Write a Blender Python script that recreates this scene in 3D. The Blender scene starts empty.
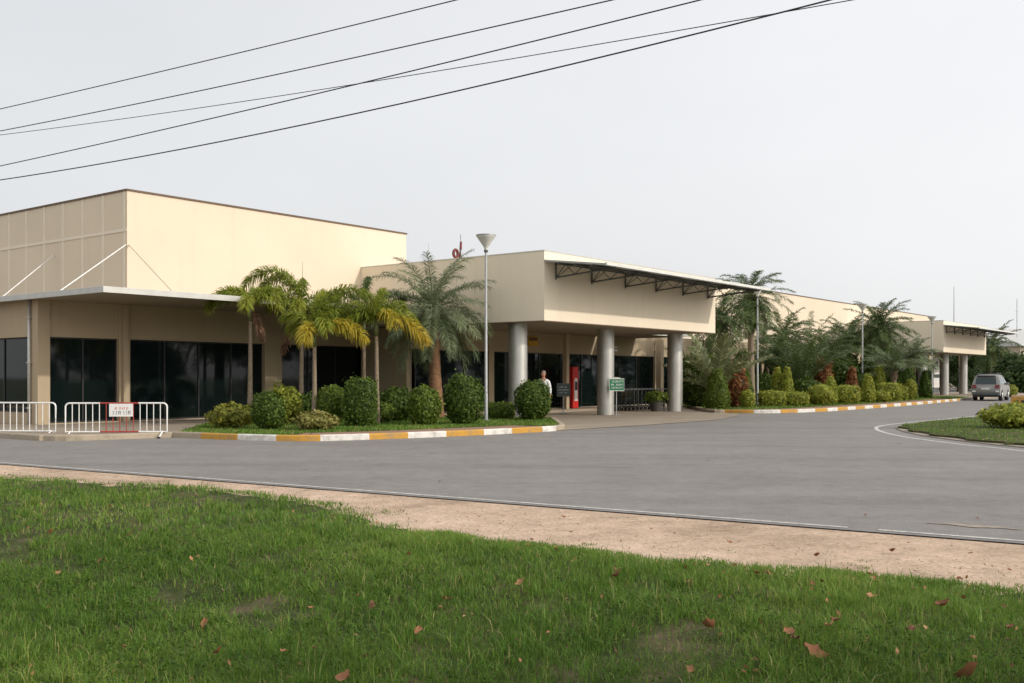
import bpy, bmesh, math, random
import numpy as np
from math import sin, cos, pi, radians
from mathutils import Vector, Matrix
rnd = random.Random(7)
S = bpy.context.scene
COL = S.collection
F, HOR, H = 1035.0, 378.0, 1.55            # lens (pixels), horizon row, eye height used to survey the place

# ------------------------------------------------------------------ survey frame
TH = math.atan2(.7883, .6154)              # bearing of the terminal facade
U = Vector((cos(TH), sin(TH), 0)); V = Vector((-sin(TH), cos(TH), 0))
C0 = Vector((-14.57, 31.8, 0))             # west corner of the lower storey
L0 = np.array((-9.38, 18.96)); W = np.array((.842, -.5395)); N = np.array((-.5395, -.842))   # edge of the near road
def pq(p, q): return (L0[0] + p*W[0] + q*N[0], L0[1] + p*W[1] + q*N[1])
def topq(x, y): return ((x-L0[0])*W[0] + (y-L0[1])*W[1], (x-L0[0])*N[0] + (y-L0[1])*N[1])
def sx(px, Y): return (px-512)/F*Y

# ------------------------------------------------------------------ materials
def mat(name, build):
    m = bpy.data.materials.new(name); m.use_nodes = True
    nt = m.node_tree; b = nt.nodes['Principled BSDF']
    build(nt, b); return m
def nd(nt, t, **kw):
    n = nt.nodes.new(t)
    for k, v in kw.items(): setattr(n, k, v)
    return n
def noise(nt, scale, detail=4, rough=.55, vec=None):
    n = nd(nt, 'ShaderNodeTexNoise'); n.inputs['Scale'].default_value = scale
    n.inputs['Detail'].default_value = detail; n.inputs['Roughness'].default_value = rough
    if vec: nt.links.new(vec, n.inputs['Vector'])
    return n.outputs['Fac']
def coords(nt, kind='Object', scale=(1,1,1), rot=(0,0,0)):
    t = nd(nt, 'ShaderNodeTexCoord'); mp = nd(nt, 'ShaderNodeMapping')
    mp.inputs['Scale'].default_value = scale; mp.inputs['Rotation'].default_value = rot
    nt.links.new(t.outputs[kind], mp.inputs['Vector']); return mp.outputs['Vector']
def pos(nt, scale=(1,1,1), rot=(0,0,0)):
    t = nd(nt, 'ShaderNodeNewGeometry'); mp = nd(nt, 'ShaderNodeMapping')
    mp.inputs['Scale'].default_value = scale; mp.inputs['Rotation'].default_value = rot
    nt.links.new(t.outputs['Position'], mp.inputs['Vector']); return mp.outputs['Vector']
def ramp(nt, fac, stops):
    r = nd(nt, 'ShaderNodeValToRGB'); e = r.color_ramp.elements
    while len(e) < len(stops): e.new(.5)
    for i, (p, c) in enumerate(stops): e[i].position = p; e[i].color = (*c, 1)
    nt.links.new(fac, r.inputs['Fac']); return r.outputs['Color']
def mix(nt, fac, a, b, mode='MIX'):
    n = nd(nt, 'ShaderNodeMix', data_type='RGBA', blend_type=mode)
    for i, v in ((0, fac), (6, a), (7, b)):
        if hasattr(v, 'is_linked'): nt.links.new(v, n.inputs[i])
        elif i == 0: n.inputs[0].default_value = v
        else: n.inputs[i].default_value = (*v, 1)
    return n.outputs[2]
def bump(nt, b, h, strength=.3, dist=.02):
    n = nd(nt, 'ShaderNodeBump'); n.inputs['Strength'].default_value = strength; n.inputs['Distance'].default_value = dist
    nt.links.new(h, n.inputs['Height']); nt.links.new(n.outputs[0], b.inputs['Normal'])
def plain(name, c, rough=.5, metal=0, var=.12, scale=3.0, spec=.5):
    def f(nt, b):
        v = pos(nt); n = noise(nt, scale, 5, .6, v)
        col = ramp(nt, n, [(.3, tuple(x*(1-var) for x in c)), (.7, tuple(min(1, x*(1+var)) for x in c))])
        nt.links.new(col, b.inputs['Base Color'])
        b.inputs['Roughness'].default_value = rough; b.inputs['Metallic'].default_value = metal
        b.inputs['Specular IOR Level'].default_value = spec
    return mat(name, f)
def wall_mat(name, c, dirt=.25):
    def f(nt, b):
        big = noise(nt, .35, 4, .6, pos(nt)); st = noise(nt, 1.0, 5, .65, pos(nt, (2.2, 2.2, .12)))
        c1 = ramp(nt, big, [(.3, tuple(x*.93 for x in c)), (.7, c)])
        fac = ramp(nt, st, [(.56, (0,0,0)), (.8, (dirt, dirt, dirt))])
        c2 = mix(nt, fac, c1, tuple(x*.62 for x in c))
        nt.links.new(c2, b.inputs['Base Color']); b.inputs['Roughness'].default_value = .8
        b.inputs['Specular IOR Level'].default_value = .25
        bump(nt, b, noise(nt, 25, 3, .5, pos(nt)), .08, .01)
    return mat(name, f)
def leaf_mat(name, stops, transl=.3, rough=.55):
    def f(nt, b):
        a = nd(nt, 'ShaderNodeAttribute', attribute_name='tint')
        col = ramp(nt, a.outputs['Fac'], stops)
        nt.links.new(col, b.inputs['Base Color']); b.inputs['Roughness'].default_value = rough
        b.inputs['Specular IOR Level'].default_value = .3
        t = nd(nt, 'ShaderNodeBsdfTranslucent'); nt.links.new(col, t.inputs['Color'])
        m = nd(nt, 'ShaderNodeMixShader'); m.inputs[0].default_value = transl
        nt.links.new(b.outputs[0], m.inputs[1]); nt.links.new(t.outputs[0], m.inputs[2])
        nt.links.new(m.outputs[0], nt.nodes['Material Output'].inputs['Surface'])
    return mat(name, f)
M = {}
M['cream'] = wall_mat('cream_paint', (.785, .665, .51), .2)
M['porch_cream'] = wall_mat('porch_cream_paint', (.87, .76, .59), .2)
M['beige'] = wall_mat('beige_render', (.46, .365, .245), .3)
M['batten'] = plain('pale_joint', (.85, .745, .60), .7, var=.04)
M['coping'] = plain('brown_coping', (.14, .085, .05), .6)
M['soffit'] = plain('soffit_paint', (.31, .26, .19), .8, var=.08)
M['fascia'] = plain('pale_metal_fascia', (.56, .55, .51), .4, .35, var=.08)
M['grey_column'] = plain('grey_column_cladding', (.55, .54, .50), .42, .75, var=.1, scale=1.5)
M['white_paint'] = plain('white_paint', (.80, .79, .76), .5, var=.06)
M['off_white'] = plain('off_white_metal', (.7, .69, .64), .45, var=.08)
M['red_paint'] = plain('red_paint', (.36, .04, .03), .45, var=.2)
M['dark_red'] = plain('dark_red_paint', (.17, .025, .022), .5, var=.2)
M['bright_red'] = plain('bright_red_paint', (.56, .022, .018), .4, var=.08)
M['green_paint'] = plain('green_sign_paint', (.012, .19, .085), .4, var=.1)
M['yellow_sign'] = plain('yellow_sign_paint', (.62, .34, .02), .5, var=.1)
M['dark_board'] = plain('dark_board', (.035, .05, .045), .45)
M['dark_metal'] = plain('dark_steel', (.10, .105, .10), .5, .3)
M['dull_steel'] = plain('dull_trolley_steel', (.05, .05, .05), .5, .2, var=.2, scale=6)
M['galv'] = plain('galvanised_steel', (.42, .43, .43), .5, .55, var=.15, scale=6)
M['roof_sheet'] = plain('roof_sheet', (.42, .43, .43), .5, .3)
M['ink'] = plain('dark_ink', (.05, .05, .07), .6)
M['red_ink'] = plain('red_ink', (.6, .12, .1), .6)
M['black'] = plain('black_plastic', (.02, .02, .02), .5)
M['rubber'] = plain('tyre_rubber', (.025, .025, .025), .85)
M['silver'] = plain('silver_car_paint', (.24, .235, .22), .3, .35, var=.03)
M['tail'] = plain('tail_lamp_red', (.17, .008, .01), .2)
M['lens'] = plain('clear_lens', (.75, .74, .7), .2)
M['chrome'] = plain('bright_alloy', (.7, .7, .7), .25, .9)
M['skin'] = plain('skin', (.42, .2, .13), .55, var=.08, scale=20)
M['shirt'] = plain('white_shirt', (.78, .78, .78), .8, var=.05, scale=12)
M['trouser'] = plain('dark_trousers', (.03, .03, .035), .85)
M['hair'] = plain('grey_hair', (.22, .2, .18), .8)
M['terracotta'] = plain('brick_paving', (.27, .155, .10), .85, var=.2, scale=8)
M['wire'] = plain('black_cable', (.025, .025, .03), .6)
M['bark'] = plain('palm_bark', (.25, .19, .13), .9, var=.35, scale=14)
M['bark_brown'] = plain('brown_palm_bark', (.23, .12, .06), .9, var=.4, scale=12)
M['tree_bark'] = plain('tree_bark', (.14, .10, .07), .9, var=.4, scale=8)
M['pot'] = plain('dark_planter', (.06, .05, .045), .7)
def _glass(nt, b):
    b.inputs['Base Color'].default_value = (.006, .011, .011, 1)
    b.inputs['Roughness'].default_value = .04; b.inputs['IOR'].default_value = 1.38
    bump(nt, b, noise(nt, .7, 2, .5, pos(nt)), .04, .05)
M['glass'] = mat('tinted_glass', _glass)
def _cglass(nt, b):
    b.inputs['Base Color'].default_value = (.03, .05, .05, 1); b.inputs['Roughness'].default_value = .06
M['car_glass'] = mat('car_glass', _cglass)
def _kerb(c, wear):
    def f(nt, b):
        n = noise(nt, 5, 6, .7, pos(nt)); n2 = noise(nt, 22, 3, .6, pos(nt))
        fac = ramp(nt, n, [(.45, (0,0,0)), (.66, (wear,)*3)])
        a = mix(nt, fac, c, (.24, .2, .15)); a = mix(nt, ramp(nt, n2, [(.55, (0,0,0)), (.8, (.35,)*3)]), a, (.16, .12, .09))
        nt.links.new(a, b.inputs['Base Color']); b.inputs['Roughness'].default_value = .75
        bump(nt, b, n2, .3, .01)
    return f
M['kerb_white'] = mat('kerb_white_paint', _kerb((.74, .71, .65), .55))
M['kerb_yellow'] = mat('kerb_yellow_paint', _kerb((.56, .29, .035), .6))
M['kerb_bare'] = mat('kerb_bare_concrete', _kerb((.40, .33, .24), .5))
def _asph(nt, b):
    r = (0, 0, -radians(40))
    big = noise(nt, .12, 4, .6, pos(nt)); st = noise(nt, .5, 5, .6, pos(nt, (.14, 1.3, 1), (0, 0, radians(30))))
    fine = noise(nt, 45, 3, .7, pos(nt)); sp = noise(nt, 9, 4, .7, pos(nt))
    c = ramp(nt, big, [(.3, (.20, .185, .17)), (.7, (.255, .236, .216))])
    c = mix(nt, .38, c, ramp(nt, st, [(.33, (.16, .152, .143)), (.5, (.235, .222, .206)), (.72, (.30, .28, .253))]))
    blot = noise(nt, .9, 6, .7, pos(nt)); c = mix(nt, .45, c, ramp(nt, blot, [(.3, (.72,)*3), (.7, (1.25,)*3)]), 'MULTIPLY')
    c = mix(nt, .5, c, ramp(nt, fine, [(.25, (.3, .3, .3)), (.75, (1.6, 1.6, 1.6))]), 'MULTIPLY')
    md = noise(nt, 4.5, 6, .75, pos(nt)); c = mix(nt, .55, c, ramp(nt, md, [(.3, (.7,)*3), (.7, (1.22,)*3)]), 'MULTIPLY')
    c = mix(nt, ramp(nt, sp, [(.62, (0,0,0)), (.8, (.3,)*3)]), c, (.1, .1, .1))
    vo = nd(nt, 'ShaderNodeTexVoronoi', feature='DISTANCE_TO_EDGE'); vo.inputs['Scale'].default_value = .23
    wp = nd(nt, 'ShaderNodeMix', data_type='RGBA'); wp.inputs[0].default_value = .12; nn = nd(nt, 'ShaderNodeTexNoise'); nn.inputs['Scale'].default_value = 1.1; nn.inputs['Detail'].default_value = 5
    gp = nd(nt, 'ShaderNodeNewGeometry'); nt.links.new(gp.outputs['Position'], wp.inputs[6]); nt.links.new(gp.outputs['Position'], nn.inputs['Vector']); sc_ = nd(nt, 'ShaderNodeVectorMath', operation='SCALE'); sc_.inputs['Scale'].default_value = 9.0
    nt.links.new(nn.outputs['Color'], sc_.inputs[0]); nt.links.new(sc_.outputs[0], wp.inputs[7]); nt.links.new(wp.outputs[2], vo.inputs['Vector'])
    cr = ramp(nt, vo.outputs['Distance'], [(.0, (.42,)*3), (.006, (0,)*3)]); mk = ramp(nt, noise(nt, .22, 3, .6, pos(nt)), [(.5, (0,)*3), (.62, (1,)*3)])
    c = mix(nt, mix(nt, 1.0, cr, mk, 'MULTIPLY'), c, (.05, .048, .045))
    nt.links.new(c, b.inputs['Base Color']); b.inputs['Roughness'].default_value = .85
    b.inputs['Specular IOR Level'].default_value = .3
    bump(nt, b, fine, .5, .006)
M['asphalt'] = mat('worn_asphalt', _asph)
def _paintline(nt, b):
    n = noise(nt, 9, 6, .75, pos(nt)); g = noise(nt, 60, 2, .6, pos(nt))
    c = ramp(nt, n, [(.40, (.70, .68, .64)), (.56, (.50, .47, .43)), (.68, (.20, .19, .18))])
    nt.links.new(mix(nt, .3, c, ramp(nt, g, [(.3, (.4,)*3), (.7, (1,)*3)]), 'MULTIPLY'), b.inputs['Base Color']); b.inputs['Roughness'].default_value = .8
M['line'] = mat('worn_line_paint', _paintline)
def _sand(nt, b):
    big = noise(nt, .6, 5, .65, pos(nt)); fine = noise(nt, 28, 5, .7, pos(nt)); sp = noise(nt, 12, 2, .5, pos(nt))
    c = ramp(nt, big, [(.3, (.40, .29, .205)), (.5, (.57, .42, .305)), (.72, (.69, .52, .385))])
    c = mix(nt, .6, c, ramp(nt, fine, [(.3, (.5,)*3), (.7, (1.4,)*3)]), 'MULTIPLY'); md = noise(nt, 3.2, 5, .7, pos(nt)); c = mix(nt, .6, c, ramp(nt, md, [(.32, (.66,)*3), (.6, (1.08,)*3)]), 'MULTIPLY')
    c = mix(nt, ramp(nt, sp, [(.66, (0,0,0)), (.74, (.6,)*3)]), c, (.12, .085, .06))
    nt.links.new(c, b.inputs['Base Color']); b.inputs['Roughness'].default_value = .95
    b.inputs['Specular IOR Level'].default_value = .15
    bump(nt, b, fine, .8, .02)
M['sand'] = mat('sandy_verge', _sand)
M['dust'] = plain('dust_on_asphalt', (.30, .25, .20), .95, var=.25, scale=9)
def _apron(nt, b):
    big = noise(nt, .5, 5, .65, pos(nt)); fine = noise(nt, 30, 4, .7, pos(nt))
    c = ramp(nt, big, [(.3, (.26, .21, .155)), (.7, (.36, .295, .22))])
    c = mix(nt, .4, c, ramp(nt, fine, [(.3, (.6,)*3), (.7, (1.3,)*3)]), 'MULTIPLY')
    nt.links.new(c, b.inputs['Base Color']); b.inputs['Roughness'].default_value = .9
    bump(nt, b, fine, .3, .01)
M['apron'] = mat('tan_concrete', _apron)
def _soil(nt, b):
    n = noise(nt, 2.2, 6, .65, pos(nt)); f = noise(nt, 35, 4, .7, pos(nt))
    c = ramp(nt, n, [(.3, (.035, .05, .014)), (.5, (.075, .085, .03)), (.68, (.17, .125, .08))])
    c = mix(nt, .6, c, ramp(nt, f, [(.3, (.35,)*3), (.7, (1.5,)*3)]), 'MULTIPLY')
    nt.links.new(c, b.inputs['Base Color']); b.inputs['Roughness'].default_value = .95
    b.inputs['Specular IOR Level'].default_value = .15
    bump(nt, b, f, .9, .03)
M['soil'] = mat('grassy_soil', _soil)
def _far(nt, b):
    n = noise(nt, .05, 6, .65, pos(nt))
    nt.links.new(ramp(nt, n, [(.3, (.05, .075, .025)), (.7, (.12, .11, .06))]), b.inputs['Base Color'])
    b.inputs['Roughness'].default_value = .95
M['far_ground'] = mat('field_ground', _far)
M['grass'] = leaf_mat('grass_blades', [(0, (.05, .11, .015)), (.45, (.14, .255, .036)), (.8, (.29, .39, .07)), (.92, (.32, .31, .09)), (1, (.48, .38, .18))], .38, .5)
M['weed'] = leaf_mat('weed_leaves', [(0, (.03, .075, .008)), (1, (.09, .17, .016))], .3, .7)
M['dry'] = leaf_mat('dry_leaf', [(0, (.10, .05, .027)), (.5, (.30, .125, .055)), (1, (.52, .28, .14))], .15, .6)
M['bush_dark'] = leaf_mat('dark_shrub_leaves', [(0, (.03, .06, .008)), (.6, (.08, .13, .016)), (1, (.18, .24, .036))], .25)
M['bush_mid'] = leaf_mat('green_shrub_leaves', [(0, (.05, .09, .012)), (.6, (.13, .185, .022)), (1, (.26, .30, .045))], .25)
M['bush_light'] = leaf_mat('bright_shrub_leaves', [(0, (.08, .105, .016)), (.5, (.28, .32, .038)), (1, (.52, .50, .085))], .25)
M['bush_yellow'] = leaf_mat('yellow_shrub_leaves', [(0, (.07, .09, .02)), (.5, (.27, .25, .06)), (1, (.5, .42, .18))], .25)
M['croton'] = leaf_mat('croton_leaves', [(0, (.06, .085, .015)), (.5, (.21, .22, .03)), (.85, (.36, .32, .05)), (1, (.32, .12, .035))], .25)
M['bush_red'] = leaf_mat('red_shrub_leaves', [(0, (.06, .06, .02)), (.45, (.22, .085, .03)), (1, (.42, .16, .05))], .25)
M['fox'] = leaf_mat('green_palm_frond', [(0, (.09, .125, .014)), (.5, (.23, .28, .03)), (1, (.43, .42, .06))], .35)
M['fox_yellow'] = leaf_mat('yellow_palm_frond', [(0, (.22, .24, .025)), (.5, (.46, .37, .035)), (1, (.66, .45, .06))], .35)
M['fox_brown'] = leaf_mat('brown_palm_frond', [(0, (.13, .075, .045)), (.5, (.24, .13, .08)), (1, (.36, .22, .13))], .2)
M['date'] = leaf_mat('grey_green_palm_frond', [(0, (.05, .075, .03)), (.5, (.13, .17, .075)), (1, (.27, .31, .16))], .25, .38)
M['date_dark'] = leaf_mat('dark_palm_frond', [(0, (.026, .052, .014)), (.5, (.075, .115, .033)), (1, (.20, .245, .08))], .25, .4)
M['pale_palm'] = leaf_mat('pale_palm_frond', [(0, (.10, .12, .045)), (.5, (.22, .24, .11)), (1, (.36, .36, .2))], .25, .4)
M['tree_leaf'] = leaf_mat('tree_leaves', [(0, (.02, .04, .012)), (.6, (.05, .085, .02)), (1, (.1, .14, .035))], .25)

# ------------------------------------------------------------------ mesh building
class MB:
    def __init__(s): s.v = []; s.f = []; s.m = []
    def add(s, vs, fs, mi=0):
        o = len(s.v); s.v += [tuple(v) for v in vs]; s.f += [tuple(i+o for i in f) for f in fs]; s.m += [mi]*len(fs); return s
    def box(s, x0, x1, y0, y1, z0, z1, mi=0):
        return s.add([(x0,y0,z0),(x1,y0,z0),(x1,y1,z0),(x0,y1,z0),(x0,y0,z1),(x1,y0,z1),(x1,y1,z1),(x0,y1,z1)],
              [(3,2,1,0),(4,5,6,7),(0,1,5,4),(1,2,6,5),(2,3,7,6),(3,0,4,7)], mi)
    def tube(s, pts, r, n=8, mi=0, cap=True):
        pts = [Vector(p) for p in pts]; rs = r if isinstance(r, (list, tuple)) else [r]*len(pts)
        vs = []; fs = []
        for i, p in enumerate(pts):
            d = (pts[min(i+1, len(pts)-1)] - pts[max(i-1, 0)]).normalized()
            a = d.orthogonal() if i == 0 else (a - d*a.dot(d))
            a.normalize(); b = d.cross(a)
            vs += [p + (a*cos(2*pi*k/n) + b*sin(2*pi*k/n))*rs[i] for k in range(n)]
        for i in range(len(pts)-1):
            for k in range(n): fs.append((i*n+k, i*n+(k+1)%n, (i+1)*n+(k+1)%n, (i+1)*n+k))
        if cap: fs += [tuple(range(n-1, -1, -1)), tuple(range((len(pts)-1)*n, len(pts)*n))]
        return s.add(vs, fs, mi)
    def lathe(s, prof, n=24, c=(0,0,0), mi=0):
        vs = []; fs = []
        for r, z in prof: vs += [(c[0]+r*cos(2*pi*k/n), c[1]+r*sin(2*pi*k/n), c[2]+z) for k in range(n)]
        for i in range(len(prof)-1):
            for k in range(n): fs.append((i*n+k, i*n+(k+1)%n, (i+1)*n+(k+1)%n, (i+1)*n+k))
        fs += [tuple(range(n-1, -1, -1)), tuple(range((len(prof)-1)*n, len(prof)*n))]
        return s.add(vs, fs, mi)
    def prism(s, poly, z0, z1, mi=0):
        n = len(poly)
        return s.add([(x, y, z0) for x, y in poly] + [(x, y, z1) for x, y in poly],
              [tuple(range(n-1, -1, -1)), tuple(range(n, 2*n))] + [(i, (i+1)%n, n+(i+1)%n, n+i) for i in range(n)], mi)
    def build(s, name, mats, parent=None, smooth=False, bevel=0, recalc=True, loc=None):
        me = bpy.data.meshes.new(name); me.from_pydata(s.v, [], s.f)
        for m in (mats if isinstance(mats, (list, tuple)) else [mats]): me.materials.append(M[m] if isinstance(m, str) else m)
        me.polygons.foreach_set('material_index', s.m)
        if recalc:
            bm = bmesh.new(); bm.from_mesh(me); bmesh.ops.recalc_face_normals(bm, faces=bm.faces); bm.to_mesh(me); bm.free()
        if smooth:
            me.shade_smooth()
        o = bpy.data.objects.new(name, me); COL.objects.link(o)
        if parent: o.parent = parent
        if loc: o.location = loc
        if bevel:
            b = o.modifiers.new('bevel', 'BEVEL'); b.width = bevel; b.segments = 2; b.limit_method = 'ANGLE'
        return o
def smooth_angle(o, deg=40):
    me = o.data; me.shade_smooth()
    bm = bmesh.new(); bm.from_mesh(me)
    for e in bm.edges:
        if len(e.link_faces) == 2 and e.calc_face_angle(0) > radians(deg): e.smooth = False
    bm.to_mesh(me); bm.free(); return o
def raw(name, V_, F_, tint, m, parent=None):
    """foliage meshes straight from arrays: V_ (n,3), F_ (k,c), tint per face"""
    me = bpy.data.meshes.new(name); n = len(V_); k, c = F_.shape
    me.vertices.add(n); me.vertices.foreach_set('co', np.asarray(V_, dtype=np.float32).ravel())
    me.loops.add(k*c); me.loops.foreach_set('vertex_index', F_.astype(np.int32).ravel())
    me.polygons.add(k); me.polygons.foreach_set('loop_start', np.arange(0, k*c, c, dtype=np.int32))
    me.update(calc_edges=True)
    a = me.attributes.new('tint', 'FLOAT', 'FACE'); a.data.foreach_set('value', np.asarray(tint, dtype=np.float32))
    me.materials.append(M[m] if isinstance(m, str) else m)
    o = bpy.data.objects.new(name, me); COL.objects.link(o)
    if parent: o.parent = parent
    return o
def tag(o, label=None, cat=None, group=None, kind=None):
    if label: o['label'] = label
    if cat: o['category'] = cat
    if group: o['group'] = group
    if kind: o['kind'] = kind
    return o
def thing(name, loc, rz=0, label=None, cat=None, group=None):
    o = bpy.data.objects.new(name, None); COL.objects.link(o); o.empty_display_size = .2
    o.location = loc; o.rotation_euler = (0, 0, rz); return tag(o, label, cat, group)
def part(name, parent, loc=(0,0,0), rz=0):
    o = bpy.data.objects.new(name, None); COL.objects.link(o); o.parent = parent; o.location = loc; o.rotation_euler = (0,0,rz); return o
def copy_tree(o, parent=None):
    c = o.copy(); COL.objects.link(c); c.parent = parent
    for ch in [x for x in COL.objects if x.parent == o]: copy_tree(ch, c)
    return c
def struct(o): o['kind'] = 'structure'; return o

# ------------------------------------------------------------------ ground
def ss(a, b, x): t = np.clip((x-a)/(b-a), 0, 1); return t*t*(3-2*t)
def wob(x, y):
    return (np.sin(x*1.7+y*.6)*np.sin(y*1.3-x*.4)*.5 + np.sin(x*4.1+1.3*y+1)*np.sin(3.7*y+.7)*.28 + np.sin(x*9.3-2.1*y)*np.sin(8.1*y+x*1.9)*.14)
def base_z(q): return -.03 - .36*ss(3.0, 7.5, q)
def grid(name, ps, qs, zf, m, smooth=True):
    P, Q = np.meshgrid(np.array(ps), np.array(qs), indexing='ij')
    X = L0[0]+P*W[0]+Q*N[0]; Y = L0[1]+P*W[1]+Q*N[1]; Z = zf(P, Q, X, Y)
    a, b = P.shape; idx = np.arange(a*b).reshape(a, b)
    F_ = np.stack([idx[:-1,:-1], idx[:-1,1:], idx[1:,1:], idx[1:,:-1]], -1).reshape(-1, 4)
    o = raw(name, np.stack([X,Y,Z], -1).reshape(-1,3), F_, np.zeros(len(F_)), m)
    if smooth: o.data.shade_smooth()
    return o
far = [-3000, -1200, -500, -200, -100, -50, -20]
struct(grid('ground', far + list(range(-10, 60, 5)) + [80, 120, 250, 600, 1500, 3000], far + [0, 1, 2, 3, 3.6, 4.2, 4.8, 5.4, 6, 6.6, 7.2, 7.8, 12, 20, 40, 100, 300, 1000, 3000],
            lambda P, Q, X, Y: base_z(Q) - .01, 'far_ground'))
EDGE_P = [-60, 0, 2.3, 4.5, 6.7, 8.6, 9.6, 10.5, 11.4, 12.6, 14, 15.8, 17.2, 22, 80]
EDGE_Q = [1.6, 1.6, 1.43, 1.05, .8, .95, 1.2, 1.7, 2.2, 2.5, 2.43, 2.36, 2.2, 2.1, 2.0]
def edge_q(p): return np.interp(p, EDGE_P, EDGE_Q) + .10*np.sin(p*2.3) * np.sin(p*.9+1) + .06*np.sin(p*7.1)
def lawn_z(X, Y, Q, P): return base_z(Q) + (.035 + .045*wob(X, Y)) * ss(0, .6, Q-edge_q(P)) + .012
struct(grid('sand_verge', np.concatenate([np.linspace(-60, -3, 30), np.arange(-2.5, 30, .25), np.linspace(31, 80, 25)]), np.concatenate([np.array([.16]), np.arange(.3, 4.2, .25)]),
            lambda P, Q, X, Y: base_z(Q) + .018*(1-ss(.16, .5, Q)) + .012*ss(.16, .8, Q)*(.5+wob(X*1.3, Y*1.3)), 'sand'))
def lawn():
    ps = np.concatenate([np.linspace(-60, -3, 30), np.arange(-2.5, 30, .16), np.linspace(31, 80, 25)]); ts = np.concatenate([np.linspace(0, 1, 60)**1.3*9, np.linspace(10, 40, 8)])
    P, T = np.meshgrid(ps, ts, indexing='ij'); Q = edge_q(P) + T + .5 + .16*np.sin(P*5.3+np.sin(P*2.2)*2) + .1*np.sin(P*13.1)*np.sin(P*3.3)
    X = L0[0]+P*W[0]+Q*N[0]; Y = L0[1]+P*W[1]+Q*N[1]; Z = lawn_z(X, Y, Q, P)
    a, b = P.shape; idx = np.arange(a*b).reshape(a, b)
    F_ = np.stack([idx[:-1,:-1], idx[:-1,1:], idx[1:,1:], idx[1:,:-1]], -1).reshape(-1, 4)
    o = raw('lawn', np.stack([X,Y,Z], -1).reshape(-1,3), F_, np.zeros(len(F_)), 'soil'); o.data.shade_smooth(); return o
struct(lawn())

def sheet(name, poly, z, m):
    mb = MB(); mb.add([(x, y, z) for x, y in poly], [tuple(range(len(poly)))])
    o = mb.build(name, m, recalc=False)
    if o.data.polygons[0].normal.z < 0: o.data.flip_normals()
    return struct(o)
sheet('road', [pq(-60, .17), pq(60, .17), (75, 30), (110, 150), (-40, 150), (-70, 90)], 0, 'asphalt')
def ribbon(name, pts, w, z, m, gaps=()):
    mb = MB(); acc = 0
    for i in range(len(pts)-1):
        a, b = Vector(pts[i]), Vector(pts[i+1]); d = (b-a).normalized(); n = Vector((-d.y, d.x))*w/2
        mb.add([(*(a+n), z), (*(a-n), z), (*(b-n), z), (*(b+n), z)], [(0,1,2,3)])
    return struct(mb.build(name, m))
def smoothpts(pts, n=6):
    P = [Vector(p) for p in pts]; out = []
    for i in range(len(P)-1):
        p0, p1, p2, p3 = P[max(i-1,0)], P[i], P[i+1], P[min(i+2, len(P)-1)]
        for k in range(n):
            t = k/n; out.append(.5*((2*p1)+(p2-p0)*t+(2*p0-5*p1+4*p2-p3)*t*t+(3*p1-p0-3*p2+p3)*t**3))
    return out + [P[-1]]
ribbon('edge_line', [pq(-40, 0), pq(15.27, 0)], .075, .004, 'line')
ribbon('edge_line', [pq(15.58, .0), pq(40, .0)], .075, .004, 'line')
ISL = smoothpts([(11.3, 12), (10.85, 21.8), (10.5, 23.9), (10.35, 27.5), (11.0, 31.2), (12.4, 34.2), (16.1, 38.7), (19.2, 42.4), (30.5, 55)], 6)
ribbon('island_line', ISL, .12, .004, 'line')
def off(pts, d):
    out = []
    for i, p in enumerate(pts):
        t = (Vector(pts[min(i+1, len(pts)-1)])-Vector(pts[max(i-1,0)])).normalized(); out.append((p[0]+t.y*d, p[1]-t.x*d))
    return out
isl_in = off(ISL, .6)
mb = MB(); mb.prism(isl_in + [(60, 60), (60, 8)], -.02, .025); struct(mb.build('island_verge', 'dust'))
isl_g = off(ISL, .8)
isl_g = [(x+.16*sin(i*1.7), y+.12*sin(i*2.3)) for i, (x, y) in enumerate(isl_g)]
isl_poly = isl_g + [(58, 58), (58, 10)]
mb = MB(); mb.prism(isl_poly, 0, .075); struct(mb.build('island_lawn', 'soil'))
mb = MB()
patch = [pq(16.35+.42*cos(a)*(1+.2*sin(3*a)), -.82+.10*sin(a)*(1+.4*sin(5*a))) for a in np.linspace(0, 2*pi, 28)[:-1]]
sheet('sand_patch', patch, .006, 'dust')

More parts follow.
